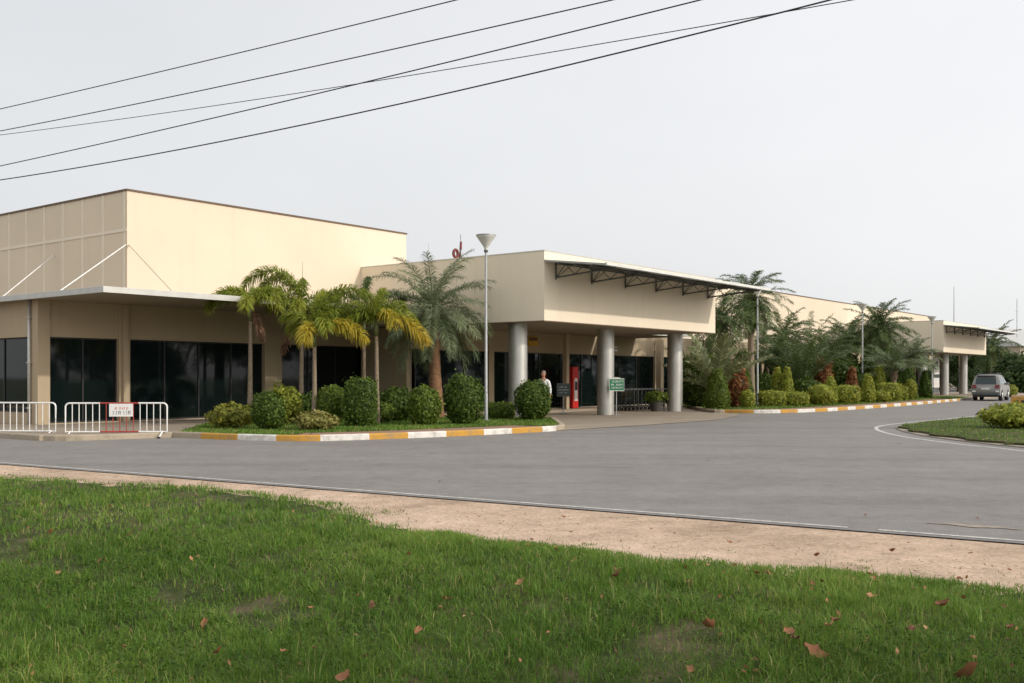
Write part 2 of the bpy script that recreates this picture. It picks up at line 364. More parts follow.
# ---- raised beds, pavements and painted kerbs
K0 = [(-26, 36.5), (-13.2, 26.7), (-11.6, 25.6), (-10.6, 25.6), (-8.86, 27.0)]
K1 = [(-8.86, 27.0), (-7.2, 26.0), (-5.47, 25.35), (-4.12, 25.7), (-1.89, 27.2), (.37, 29.2), (1.29, 30.3)]
K2 = [(9.4, 45.75), (10.6, 45.4), (11.86, 45.7), (14.1, 47.5), (17.4, 51.6), (21.3, 56.9), (25.8, 63.4), (30.4, 70.3)]
def kerb(name, pts, mats, seglen=1.2, start=0, w=.17, h=.15, drains=(), n=5):
    P = smoothpts(pts, n); mb = MB(); acc = 0; segs = [(P[i], P[i+1]) for i in range(len(P)-1)]
    O = off(P, -w); d = 0
    for i in range(len(P)-1):
        a, b = P[i], P[i+1]; L = (b-a).length; k = max(1, int(round(L/(seglen/6))))
        ia, ib = Vector(O[i]), Vector(O[i+1])
        for j in range(k):
            t0, t1 = j/k, (j+1)/k
            p0, p1, q0, q1 = a.lerp(b, t0), a.lerp(b, t1), ia.lerp(ib, t0), ia.lerp(ib, t1)
            mi = (int((d + L*(t0+t1)/2)/seglen) + start) % len(mats)
            i0 = p0.lerp(q0, .12); i1 = p1.lerp(q1, .12)
            mb.add([(*p0, -.02), (*p1, -.02), (*p1, h-.025), (*p0, h-.025), (*i0, h), (*i1, h), (*q1, h), (*q0, h), (*q1, -.02), (*q0, -.02)],
                   [(0,1,2,3), (3,2,5,4), (4,5,6,7), (7,6,8,9)], mi)
        d += L
    return struct(mb.build(name, list(mats) + ['black'], recalc=False)), P, O
kerb('kerb', K0, ['kerb_bare'], h=.14, n=3)
_, P1, O1 = kerb('kerb', K1, ['kerb_bare', 'kerb_yellow', 'kerb_white', 'kerb_yellow', 'kerb_white', 'kerb_yellow', 'kerb_white', 'kerb_yellow', 'kerb_white', 'kerb_yellow', 'kerb_white'], 1.16)
kerb('kerb', [(1.29, 30.3), (1.5, 30.9), (1.62, 32.0), (1.55, 36.8)], ['kerb_bare'], n=3)
_, P2, O2 = kerb('kerb', K2, ['kerb_yellow', 'kerb_white'], 1.25)
kerb('kerb', [(9.1, 54), (8.8, 46.6), (9.4, 45.75)], ['kerb_bare'], n=3)
kerb('kerb', [(30.4, 70.3), (33.2, 74.6), (38.5, 81.5), (50, 96)], ['kerb_bare'], 1.25)
bed1 = [tuple(p) for p in O1] + [(1.45, 30.9), (1.44, 32), (1.38, 36.9), (.2, 37.4), (-1.3, 38.4), (-6.2, 42.2), (-10.5, 36.3), (-9.9, 34.4)]
mb = MB(); mb.prism(bed1, -.02, .11); struct(mb.build('planting_bed', 'soil'))
strip1 = O1[10:]; in1 = off(strip1, -1.5)
mb = MB()
for i in range(len(strip1)-1): mb.add([(*strip1[i], .118), (*strip1[i+1], .118), (*in1[i+1], .118), (*in1[i], .118)], [(0,1,2,3)])
struct(mb.build('brick_strip', 'terracotta'))
bed2 = [tuple(p) for p in O2] + [(33.0, 74.6), (34.0, 79.5), (29.9, 84.2), (8.6, 56.9), (9.0, 54), (8.97, 46.7), (9.35, 46)]
mb = MB(); mb.prism(bed2, -.02, .11); struct(mb.build('planting_bed', 'soil'))
in2 = off(O2, -1.5); mb = MB()
for i in range(len(O2)-1): mb.add([(*O2[i], .118), (*O2[i+1], .118), (*in2[i+1], .118), (*in2[i], .118)], [(0,1,2,3)])
struct(mb.build('brick_strip', 'terracotta'))
k0in = off(smoothpts(K0, 3), -.16)
mb = MB(); mb.prism(k0in + [(-9.72, 34.4), (-10.3, 36.6), (-14, 33.2), (-30, 44)], -.02, .115); struct(mb.build('pavement', 'apron'))
sheet('apron', [(1.27, 30.3), (4.6, 34.2), (7.7, 38.4), (9.3, 42.5), (9.7, 44.6), (9.3, 45.8), (8.78, 46.6), (9.1, 54), (8.3, 56.9), (-3.6, 42), (-1.2, 38.6), (.2, 37.6), (1.55, 37), (1.6, 32)], .012, 'apron')
mb = MB(); mb.prism([(33.3, 74.8), (38.6, 81.7), (50, 96.3), (44, 104), (31, 88), (34.2, 80)], -.02, .12); struct(mb.build('pavement', 'apron'))

# ------------------------------------------------------------------ terminal building (local x = along the facade, y = back, z = up)
T = thing('terminal_building', C0, TH, 'long cream flat-roofed terminal with dark tinted glass and two projecting porches behind the palms', 'building')
# lower storey
ZG0, ZG1, ZS = .14, 2.83, 3.96
lw = MB()
lw.box(0, 70, .02, .3, ZG1, ZS)               # beam over the glass
lw.box(0, 70, -.06, .3, .0, ZG0)              # plinth
lw.box(0, .3, .3, 26, ZG1, ZS); lw.box(0, .3, .3, 26, 0, .47)
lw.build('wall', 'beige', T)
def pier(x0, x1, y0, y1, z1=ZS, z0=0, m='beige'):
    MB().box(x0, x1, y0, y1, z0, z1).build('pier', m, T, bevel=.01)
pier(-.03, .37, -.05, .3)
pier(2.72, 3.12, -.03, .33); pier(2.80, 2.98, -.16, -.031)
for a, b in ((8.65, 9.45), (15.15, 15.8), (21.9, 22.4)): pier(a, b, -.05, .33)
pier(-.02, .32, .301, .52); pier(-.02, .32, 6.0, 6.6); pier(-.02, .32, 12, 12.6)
dp = MB(); dp.tube([(-.09, .36, .1), (-.09, .36, ZS)], .045, 10)
for z in (.6, 2.0, 3.4): dp.box(-.15, .0, .30, .42, z, z+.04)
dp.build('drainpipe', 'fascia', T, True)
def window(x0, x1, mull, y=.16, z0=ZG0, z1=ZG1, par=T, axis=0):
    def bx(mb, a, b, c, d, e, f):
        (mb.box(a, b, c, d, e, f) if axis == 0 else mb.box(c, d, a, b, e, f))
    g = MB(); bx(g, x0, x1, y, y+.02, z0, z1); w = g.build('window', 'glass', par)
    f = MB(); t = .045
    bx(f, x0, x1, y-.035, y-.002, z1-t, z1-.001); bx(f, x0, x1, y-.035, y-.002, z0+.001, z0+t)
    for i in range(mull+1):
        xx = x0 + (x1-x0-t)*i/mull; bx(f, xx, xx+t, y-.032, y-.003, z0+t, z1-t)
    f.build('frame', 'black', w); return w
window(.37, 2.72, 2); window(3.12, 8.65, 4); window(9.45, 15.15, 4); window(15.8, 21.9, 4)
window(.52, 6.0, 3, .14, .47, ZG1, axis=1); window(6.6, 12, 3, .14, .47, ZG1, axis=1); window(12.6, 24, 5, .14, .47, ZG1, axis=1)
# upper block
ub = MB().box(3.02, 16.26, 0, 27, ZS+.13, 7.74).build('upper_block', 'cream', T)
MB().box(2.98, 16.30, -.04, 27.04, 7.74, 7.80).build('coping', 'coping', ub)
bt = MB()
for k in range(20): bt.box(3.005, 3.018, .15+1.3*k-.055, .15+1.3*k+.055, ZS+.14, 7.735)
bt.box(2.998, 3.006, .0, 27, 6.40, 6.50)
bt.build('joint_strip', 'batten', ub)
# flat canopy slab with metal edge
cn = MB()
cn.box(-.42, 13.55, -4.42, 0, ZS, ZS+.12); cn.box(-.42, 3.0, .001, 27, ZS, ZS+.12)
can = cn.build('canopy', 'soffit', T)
fa = MB()
fa.box(-.45, 13.58, -4.45, -4.421, ZS-.03, ZS+.145); fa.box(-.45, -.421, -4.42, 27, ZS-.03, ZS+.145)
fa.box(-.42, 13.55, -4.42, -4.3, ZS+.121, ZS+.14); fa.box(-.42, -.3, -4.29, 27, ZS+.121, ZS+.14)
fa.build('edge_trim', 'fascia', can, bevel=.012)
MB().box(-.40, 13.5, -4.2, -4.05, ZS-.006, ZS-.001).build('drip_joint', 'coping', can)
for p in (((3.0, .05, 5.95), (-.40, -2.04, ZS+.13)), ((3.0, 4.65, 5.95), (-.40, 1.4, ZS+.13)), ((3.0, 9.3, 5.95), (-.40, 6.0, ZS+.13))):
    MB().tube(p, .017, 8).build('tie_rod', 'white_paint', can)
MB().tube([(3.08, -.02, 5.95), (1.81, -4.38, ZS+.13)], .022, 8).build('tie_rod', 'cream', can)
# entrance porches
def porch(a0, b0):
    P = MB().box(0, 13.2, 0, 12, 3.6, 6.07).build('porch', 'porch_cream', T, loc=(a0, b0, 0))
    e = MB(); e.box(-.012, 13.212, -.012, 12, 6.071, 6.11); e.build('coping', 'fascia', P)
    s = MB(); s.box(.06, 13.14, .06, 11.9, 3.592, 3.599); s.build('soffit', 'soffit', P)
    s = MB(); s.box(-.012, 13.212, -.014, .06, 3.56, 3.60); s.box(-.014, .06, .06, 11.9, 3.56, 3.60); s.build('drip_edge', 'coping', P)
    for a in (.8, 6.8, 12.7):
        c = MB().lathe([(.355, 0), (.355, 1.78), (.35, 1.785), (.35, 1.80), (.355, 1.805), (.355, 3.59)], 32, (a, 1.8, 0)).build('column', 'grey_column', P)
        smooth_angle(c)
    aw = MB()   # sloping awning sheet, outer edge 2.57 m out
    aw.add([(-.02, -.012, 5.70), (13.25, -.012, 5.70), (13.25, -2.57, 5.40), (-.02, -2.57, 5.40), (-.02, -.012, 5.76), (13.25, -.012, 5.76), (13.25, -2.57, 5.46), (-.02, -2.57, 5.46)],
           [(3,2,1,0),(4,5,6,7),(0,1,5,4),(1,2,6,5),(2,3,7,6),(3,0,4,7)])
    aw.box(-.02, 13.25, -2.62, -2.571, 5.37, 5.475)
    A = aw.build('awning', 'roof_sheet', P)
    MB().box(-.04, 13.27, -2.66, -2.621, 5.39, 5.495).build('gutter', 'off_white', A)
    for a in (.67, 3.0, 5.4, 7.8, 10.1, 12.4):
        t = MB(); t.tube([(a, -.02, 5.67), (a, -2.55, 5.37)], .035, 6); t.tube([(a, -.02, 5.17), (a, -2.5, 5.36)], .032, 6)
        pts = [(a, -.05, 5.18), (a, -.45, 5.62), (a, -.85, 5.25), (a, -1.25, 5.53), (a, -1.65, 5.31), (a, -2.05, 5.43)]
        t.tube(pts, .02, 6); t.tube([(a, -.04, 5.1), (a, -.04, 5.68)], .03, 6)
        t.tube([(a+.02, -.05, 5.18), (min(a+.6, 13.1), -.3, 5.64)], .014, 5)
        t.build('truss', 'dark_metal', A)
    for b in (-.6, -1.3, -2.0):
        zz = 5.685 + .1168*b
        MB().box(0, 13.2, b-.03, b+.03, zz-.06, zz-.002).build('purlin', 'dark_metal', A)
    return P
b_e = -9.32
PO = porch(13.6, b_e)
PF = porch(13.6+55.5, b_e+1.65)
# wall under and between the porches
yw = b_e + 6.5
w2 = MB()
w2.box(13.6, 84, yw, yw+.25, 2.7, 3.72); w2.box(13.6, 84, yw-.04, yw+.25, .0, .15)
w2.box(13.6, 13.9, yw+.25, 0, 0, 3.72)
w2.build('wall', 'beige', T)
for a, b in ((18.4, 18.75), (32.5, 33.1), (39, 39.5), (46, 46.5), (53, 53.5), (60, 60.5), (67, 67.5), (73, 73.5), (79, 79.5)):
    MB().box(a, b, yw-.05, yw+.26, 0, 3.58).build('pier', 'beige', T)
xs = [13.9, 18.4, 18.75, 32.5, 33.1, 39, 39.5, 46, 46.5, 53, 53.5, 60, 60.5, 67, 67.5, 73, 73.5, 79, 79.5, 84]
for i in range(0, len(xs), 2): window(xs[i], xs[i+1], max(3, int((xs[i+1]-xs[i])/1.7)), yw+.1, .15, 2.7)
MB().box(22.85, 23.08, yw-1.0, yw-.77, .0, 3.58).build('pier', 'beige', T, bevel=.01)
MB().box(32.0, 32.3, yw-.7, yw-.4, .0, 3.58).build('pier', 'beige', T, bevel=.01)
st = MB(); st.box(20.5, 26.2, yw-1.5, yw-.06, .0, .13); st.build('doorstep', 'apron', T, bevel=.02)
c2 = MB(); c2.box(27.0, 30.6, b_e+3.4, yw-.001, 3.62, 3.73); c2c = c2.build('canopy', 'soffit', T)
MB().box(26.95, 30.7, b_e+3.36, b_e+3.399, 3.60, 3.78).build('edge_trim', 'fascia', c2c)
MB().box(27.9, 93, 0, 26, 3.75, 7.74).build('rear_hall', 'cream', T)
MB().box(27.86, 93.04, -.04, 26.04, 7.741, 7.80).build('coping', 'coping', T)
MB().box(16.3, 27.9, .4, 25, 3.3, 5.6).build('rear_hall', 'cream', T)
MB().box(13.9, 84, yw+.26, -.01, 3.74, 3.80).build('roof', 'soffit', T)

def TP(a, b, z=0):      # terminal coordinates to the world
    return C0 + U*a + V*b + Vector((0, 0, z))
# signs on the wall, lamps under the porch
s = tag(MB().box(-.36, .36, -.03, .03, -.21, .21).build('wall_sign', 'yellow_sign'), 'yellow sign panel fixed high on the wall behind the left porch column', 'sign')
s.location = TP(13.6+7.95, yw-.04, 3.22); s.rotation_euler = (0, 0, TH)
k = MB(); k.box(-.33, .33, -.036, -.031, .02, .17); k.build('dark_band', 'coping', s)
s = tag(MB().box(-.3, .3, -.05, .05, -.11, .11).build('wall_sign', 'off_white'), 'small white sign box under the porch ceiling, right of the middle column', 'sign')
s.location = TP(13.6+13.4, yw-.9, 2.98); s.rotation_euler = (0, 0, TH)
k = MB(); [k.box(-.24+.09*i, -.18+.09*i, -.056, -.051, -.03, .04) for i in range(6)]; k.build('lettering', 'dark_board', s)
k = MB(); k.box(-.01, .01, -.01, .01, .11, .6); k.build('hanger', 'galv', s)

# red kiosk and other things by the doors
R = thing('vending_kiosk', TP(13.6+10.3, yw-.55, .13), TH, 'tall bright red kiosk with arched pale panel beside the porch door', 'kiosk')
MB().box(-.23, .23, -.25, .25, 0, 1.95).build('cabinet', 'bright_red', R, bevel=.04)
arch = [(-.13, .35), (.13, .35), (.13, 1.3)] + [(.13*cos(a), 1.3+.13*sin(a)) for a in np.linspace(.15, pi-.15, 9)] + [(-.13, 1.3)]
k = MB(); n = len(arch)
k.add([(x, -.262, z) for x, z in arch] + [(x, -.252, z) for x, z in arch], [tuple(range(n)), tuple(range(2*n-1, n-1, -1))] + [(i, (i+1)%n, n+(i+1)%n, n+i) for i in range(n)])
k.build('front_panel', 'off_white', R)
MB().box(-.10, .10, -.272, -.263, .85, 1.25).build('screen', 'black', R)

def board(kind, loc, rz, label, w, h, z0, face, frame, rows, ink, posts=(0,), cat='sign', arch=0, seed=1):
    t = thing(kind, loc, rz, label, cat); r = random.Random(seed)
    MB().box(-w/2, w/2, -.02, .02, z0, z0+h).build('panel', face, t)
    f = MB(); o_ = [(-w/2-.015, z0-.03), (w/2+.015, z0-.03), (w/2+.015, z0+h+.03), (-w/2-.015, z0+h+.03)]; i_ = [(-w/2-.001, z0-.001), (w/2+.001, z0-.001), (w/2+.001, z0+h+.001), (-w/2-.001, z0+h+.001)]
    f.add([(x, y, z) for y in (-.026, .026) for x, z in o_+i_], [q for k in range(4) for j in [(k+1) % 4] for q in ((k, j, 4+j, 4+k), (8+k, 12+k, 12+j, 8+j), (k, 8+k, 8+j, j), (4+k, 4+j, 12+j, 12+k))])
    if arch:
        pts = [(w*.3*cos(a), z0+h+.02+arch*sin(a)) for a in np.linspace(pi, 0, 9)]
        n = len(pts); f.add([(x, -.02, z) for x, z in pts] + [(x, .02, z) for x, z in pts], [tuple(range(n)), tuple(range(2*n-1, n-1, -1))] + [(i, (i+1)%n, n+(i+1)%n, n+i) for i in range(n)])
    f.build('frame', frame, t)
    for zc, hh, x0, x1 in rows:
        k = MB(); x = x0*w
        while x < x1*w:
            lw = r.uniform(.5, 1.1)*hh*.8
            if r.random() > .14:
                k.box(x, x+lw*.28, -.0245, -.0205, zc-hh/2, zc+hh/2); kk = r.choice([-.5, 0, .5])*hh*.85
                k.box(x+lw*.29, x+lw*.8, -.0245, -.0205, zc+kk-hh*.1, zc+kk+hh*.1)
                if r.random() > .4: k.box(x+lw*.81, x+lw, -.0245, -.0205, zc-hh*.45, zc+hh*.45)
            x += lw*1.25
        if k.v: k.build('lettering', ink, t)
    for px in posts:
        p = MB(); p.tube([(px, .045, 0), (px, .045, z0+h)], .02, 8); p.tube([(px-.22, .045, .02), (px+.22, .045, .02)], .015, 6); p.build('post', 'galv', t)
    return t
board('notice_sign', (sx(616.6, 42.6), 42.6, .012), radians(8), 'green sign with three white lines on a post before the middle porch column', .6, .46, 1.03, 'green_paint', 'off_white',
      [(1.40, .075, -.40, .38), (1.265, .07, -.40, .40), (1.14, .075, -.36, .36)], 'white_paint', (0,), arch=.06, seed=4)
board('notice_sign', (sx(563.5, 44.2), 44.2, .012), radians(10), 'low dark board on a stand in front of the red kiosk', .55, .5, .78, 'dark_board', 'dark_metal',
      [(1.15, .05, -.35, .3), (1.03, .05, -.4, .35), (.91, .05, -.3, .2)], 'galv', (0,), seed=9)

# luggage trolleys
def trolley(loc, rz):
    t = thing('luggage_trolley', loc, rz, 'grey steel luggage trolley in the row parked under the porch between two columns', 'trolley', 'luggage trolleys parked under the porch')
    f = MB(); f.tube([(-.3, 0, .2), (.3, 0, .2)], .018, 6); f.tube([(-.3, 0, .2), (-.2, -.75, .16), (.2, -.75, .16), (.3, 0, .2)], .018, 6)
    for x in (-.1, .1): f.tube([(x, 0, .2), (x, -.75, .165)], .012, 6)
    f.build('base_frame', 'dull_steel', t)
    u = MB(); u.tube([(-.3, 0, .2), (-.3, .08, .95)], .018, 6); u.tube([(.3, 0, .2), (.3, .08, .95)], .018, 6)
    for z in (.45, .7): u.tube([(-.3, .03, z), (.3, .03, z)], .011, 6)
    u.build('upright', 'dull_steel', t)
    MB().tube([(-.34, .08, .97), (-.34, .16, 1.0), (.34, .16, 1.0), (.34, .08, .97)], .028, 8)  .build('handle', 'galv', t)
    for x, y in ((-.26, .02), (.26, .02), (0, -.7)):
        w = MB(); w.tube([(x-.02, y, .075), (x+.02, y, .075)], .075, 12); w.build('wheel', 'rubber', t)
    return t
t0 = trolley((0, 0, .012), 0)
for i in range(11):
    o = t0 if i == 0 else copy_tree(t0)
    y = 48.6 + i*.27; o.location = (sx(620+i*3.9, y), y, .012); o.rotation_euler.z = radians(-18)

# roof things
r = thing('roof_beacon', TP(13.6+4.0, b_e+6.2, 6.08), TH, 'red looped pipe with an upright red beacon mast on the porch roof', 'beacon')
# placed so that it stands behind the top edge of the porch side wall
r.location = (sx(459, 41.0), 41.0, 6.10)
k = MB(); k.tube([(-.2+.13*cos(a), 0,   .36+.15*sin(a)) for a in np.linspace(0, 2*pi, 17)], .06, 8); k.build('pipe_loop', 'dark_red', r)
k = MB(); k.tube([(0, 0, .1), (.06, 0, .4), (.2, 0, .1)], .045, 8); k.tube([(-.33, 0, .06), (.24, 0, .06)], .05, 8); k.build('bracket', 'dark_red', r)
k = MB(); k.tube([(.04, 0, .25), (.11, 0, .6)], .035, 8); k.tube([(.11, 0, .85), (.09, 0, 1.15)], .012, 6); k.build('mast', 'dark_metal', r)
k = MB(); k.tube([(.10, 0, .55), (.12, 0, .86)], [.055, .045], 10); k.build('beacon_light', 'dark_red', r)
o = MB(); o.lathe([(.38, 0), (.36, .1), (.22, .2), (.03, .23)], 20)
o = tag(smooth_angle(o.build('roof_vent', 'dark_metal'), 60), 'small dark domed vent on the porch roof edge beside the lamp head', 'vent'); o.location = (sx(480, 42.5), 42.5, 6.1)
def mast(loc, h, label, r=.06, arm=True):
    t = thing('radio_mast', loc, 0, label, 'mast')
    MB().tube([(0,0,0), (0,0,h)], [r, r*.5], 8).build('pole', 'galv', t)
    if arm: MB().tube([(-.25,0,h*.86), (.25,0,h*.86)], .02, 6).build('crossarm', 'galv', t)
mast((sx(954, 90), 90, 6.08), 3.4, 'tall thin mast on the far porch roof', .055, False)
mast((sx(1017, 150), 150, 0), 13, 'faint slender mast above the distant pale building', .09)
mast(TP(13.6+65, 6, 7.8), 1.3, 'short dark antenna on the hall roof left of the far porch', .05)
mast((sx(428.5, 46), 46, 6.1), 1.45, 'thin antenna on the roof just above the big grey-green palm', .014, False)

# distant pale building
B = thing('warehouse', (86, 150, 0), radians(20), 'distant pale building with low pitched roof at the right edge', 'building')
MB().box(-16, 30, 0, 20, 0, 6.0).build('wall', 'cream', B)
k = MB(); k.add([(-17, -1, 6.0), (31, -1, 6.0), (31, 10, 9.0), (-17, 10, 9.0), (31, 21, 6.0), (-17, 21, 6.0)], [(0,1,2,3), (3,2,4,5), (0,3,5), (1,4,2), (0,5,4,1)]); k.build('roof', 'fascia', B)
for i in range(6): MB().box(-13+6*i, -10+6*i, -.06, -.01, 1, 3.5).build('window', 'glass', B)
# white billboard behind the far porch columns
b_ = thing('notice_board', (sx(936, 90), 90, .12), radians(30), 'tall white notice panel beside the far porch columns', 'sign')
MB().box(-.38, .38, -.05, .05, .6, 3.3).build('panel', 'white_paint', b_)
MB().box(-.36, .36, -.06, -.051, 1.45, 1.75).build('printed_band', 'dark_board', b_); MB().box(-.2, .2, -.06, -.051, 2.4, 2.9).build('printed_block', 'dark_board', b_)
for x in (-.3, .3): MB().tube([(x, 0, 0), (x, 0, .6)], .03, 8).build('post', 'galv', b_)

# ------------------------------------------------------------------ street lamps
def lamp(px, Y, top, label):
    t = thing('street_lamp', (sx(px, Y), Y, .1), 0, label, 'street lamp', 'street lamps along the planting beds')
    p = MB(); p.lathe([(.10, 0), (.10, .05), (.065, .07), (.062, .9), (.052, .95), (.038, top-.47)], 14); smooth_angle(p.build('pole', 'galv', t))
    p = MB(); p.box(-.14, .14, -.14, .14, 0, .03); p.build('base_plate', 'galv', t)
    h = MB(); h.lathe([(.055, top-.50), (.07, top-.42), (.09, top-.38), (.29, top-.09), (.325, top-.04), (.325, top), (.02, top+.02)], 28); smooth_angle(h.build('lamp_shade', 'off_white', t), 35)
    c = MB(); c.lathe([(.05, top-.58), (.07, top-.56), (.07, top-.50), (.05, top-.48)], 16); c.build('collar', 'dark_metal', t)
    rr = MB(); rr.lathe([(.326, top-.035), (.338, top-.025), (.338, top+.005), (.326, top+.012)], 28); rr.build('rim', 'galv', t)
lamp(486, 34.4, 6.2, 'street lamp with funnel head standing nearest, left of the entrance porch')
lamp(757.5, 54.0, 6.2, 'street lamp between the entrance porch awning and the clipped cone shrubs')
lamp(862.5, 66.5, 6.2, 'street lamp in front of the tall palm in the middle of the right bed')
lamp(932, 80.0, 6.2, 'farthest street lamp, in front of the far porch wall')

# ------------------------------------------------------------------ crowd barriers
def barrier(loc, rz, label, redmid, L=2.55):
    t = thing('crowd_barrier', loc, rz, label, 'barrier', 'white crowd barriers by the pavement edge')
    h = .9; c = .1
    fr = MB(); arc = lambda cx, cz, a0: [(cx+c*cos(a), 0, cz+c*sin(a)) for a in np.linspace(a0, a0+pi/2, 5)]
    if redmid:
        fr.tube([(L*.34, 0, h)] + [(c, 0, h)] + arc(c, h-c, pi/2)[1:] + [(0, 0, .16), (L*.34, 0, .16)], .021, 8)
        fr.tube([(L*.72, 0, h), (L-c, 0, h)] + arc(L-c, h-c, pi/2)[::-1][0:0] + [(L-c+c*cos(a), 0, h-c+c*sin(a)) for a in np.linspace(pi/2, 0, 5)][1:] + [(L, 0, .16), (L*.72, 0, .16)], .021, 8)
        MB().tube([(L*.34, 0, h), (L*.72, 0, h)], .0205, 8).build('rail', 'red_paint', t); MB().tube([(L*.34, 0, .16), (L*.72, 0, .16)], .0205, 8).build('rail', 'red_paint', t)
    else:
        fr.tube([(c, 0, h)] + arc(c, h-c, pi/2)[1:] + [(0, 0, .16), (L, 0, .16)] + [(L-c+c*cos(a), 0, h-c+c*sin(a)) for a in np.linspace(0, pi/2, 5)] + [(c, 0, h)], .021, 8)
    fr.build('frame', 'white_paint', t)
    n = 15
    for i in range(1, n):
        x = L*i/n; m = 'red_paint' if redmid and .34 < x/L < .73 else 'white_paint'
        b = MB().tube([(x, 0, .16), (x, 0, h)], .012, 6).build('bar', m, t)
    for x in (.12, L-.12):
        g = MB(); g.tube([(x, 0, .17), (x, -.28, .03), (x, -.32, .012)], .018, 6); g.tube([(x, 0, .17), (x, .28, .03), (x, .32, .012)], .018, 6)
        f = g.build('foot', 'white_paint', t)
        k = MB()
        for yy in (-.32, .32): k.lathe([(.04, 0), (.045, .03), (.02, .05)], 10, (x, yy, 0))
        k.build('rubber_pad', 'rubber', f)
    return t
b1 = barrier((-11.52, 26.7, .0), radians(3), 'white barrier with red middle bars and a white sign hung on it', True, 2.58)
barrier((-14.62, 27.35, .0), radians(-6), 'plain white barrier at the left edge before the corner column', False, 2.7)
bs = thing('barrier_sign', (-11.95+1.42, 26.7-.045, .6), radians(3), 'small white sign with red and black lettering hung on the red and white barrier', 'sign')
bs.location = (-11.52+1.12*cos(radians(3)), 26.7+1.12*sin(radians(3))-.03, .555)
MB().box(0, .6, -.008, .008, 0, .33).build('panel', 'white_paint', bs)
rr = random.Random(3)
def letters(x0, x1, zc, hh, m):
    k = MB(); x = x0
    while x < x1:
        w_ = hh*rr.uniform(.5, .75)
        for st_ in rr.sample([0, 1, 2, 3, 4], 3):
            if st_ == 0: k.box(x, x+hh*.16, -.0115, -.0085, zc-hh/2, zc+hh/2)
            if st_ == 1: k.box(x+w_-hh*.16, x+w_, -.0115, -.0085, zc-hh/2, zc+hh/2)
            if st_ == 2: k.box(x+hh*.17, x+w_-hh*.17, -.0115, -.0085, zc+hh*.34, zc+hh*.5)
            if st_ == 3: k.box(x+hh*.17, x+w_-hh*.17, -.0115, -.0085, zc-hh*.08, zc+hh*.08)
            if st_ == 4: k.box(x+hh*.17, x+w_-hh*.17, -.0115, -.0085, zc-hh*.5, zc-hh*.34)
        x += w_*1.3 + (hh*.5 if rr.random() < .15 else 0)
    k.build('lettering', m, bs)
letters(.13, .45, .215, .062, 'red_ink'); letters(.08, .5, .10, .085, 'ink')

# ------------------------------------------------------------------ overhead cables
def cable(py0, px1, py1, sag, label, r=.012, Y0=24.):
    P0 = Vector((sx(0, Y0), Y0, 0)); z0 = H + (HOR-py0)/F*Y0
    k = (px1-512)/F; s1 = (k*P0.y - P0.x)/(W[0] - k*W[1]); Y1 = P0.y + W[1]*s1; z1 = H + (HOR-py1)/F*Y1
    pts = []
    for i in range(61):
        s_ = -26 + (s1+18+26)*i/60; t = s_/s1
        pts.append((P0.x+W[0]*s_, P0.y+W[1]*s_, z0+(z1-z0)*t - sag*4*t*(1-t)))
    tag(MB().tube(pts, r, 6).build('power_cable', 'wire', smooth=True), label, 'cable', 'overhead cables crossing the sky')
cable(109, 456, 0, .02, 'topmost black overhead cable, leaving the top of the photo farthest left', .010)
cable(131, 612, 0, .05, 'second black overhead cable from the top', .010, 23.6)
cable(166, 700, 0, .05, 'thick cable that the thin one crosses, third to leave the top edge', .010, 23.0)
cable(180, 830, 0, .18, 'lowest black overhead cable, nearest above the cream roof', .011, 22.6)
cable(135, 852, 0, .10, 'thinnest overhead cable, slanting across the others', .007, 24.6)

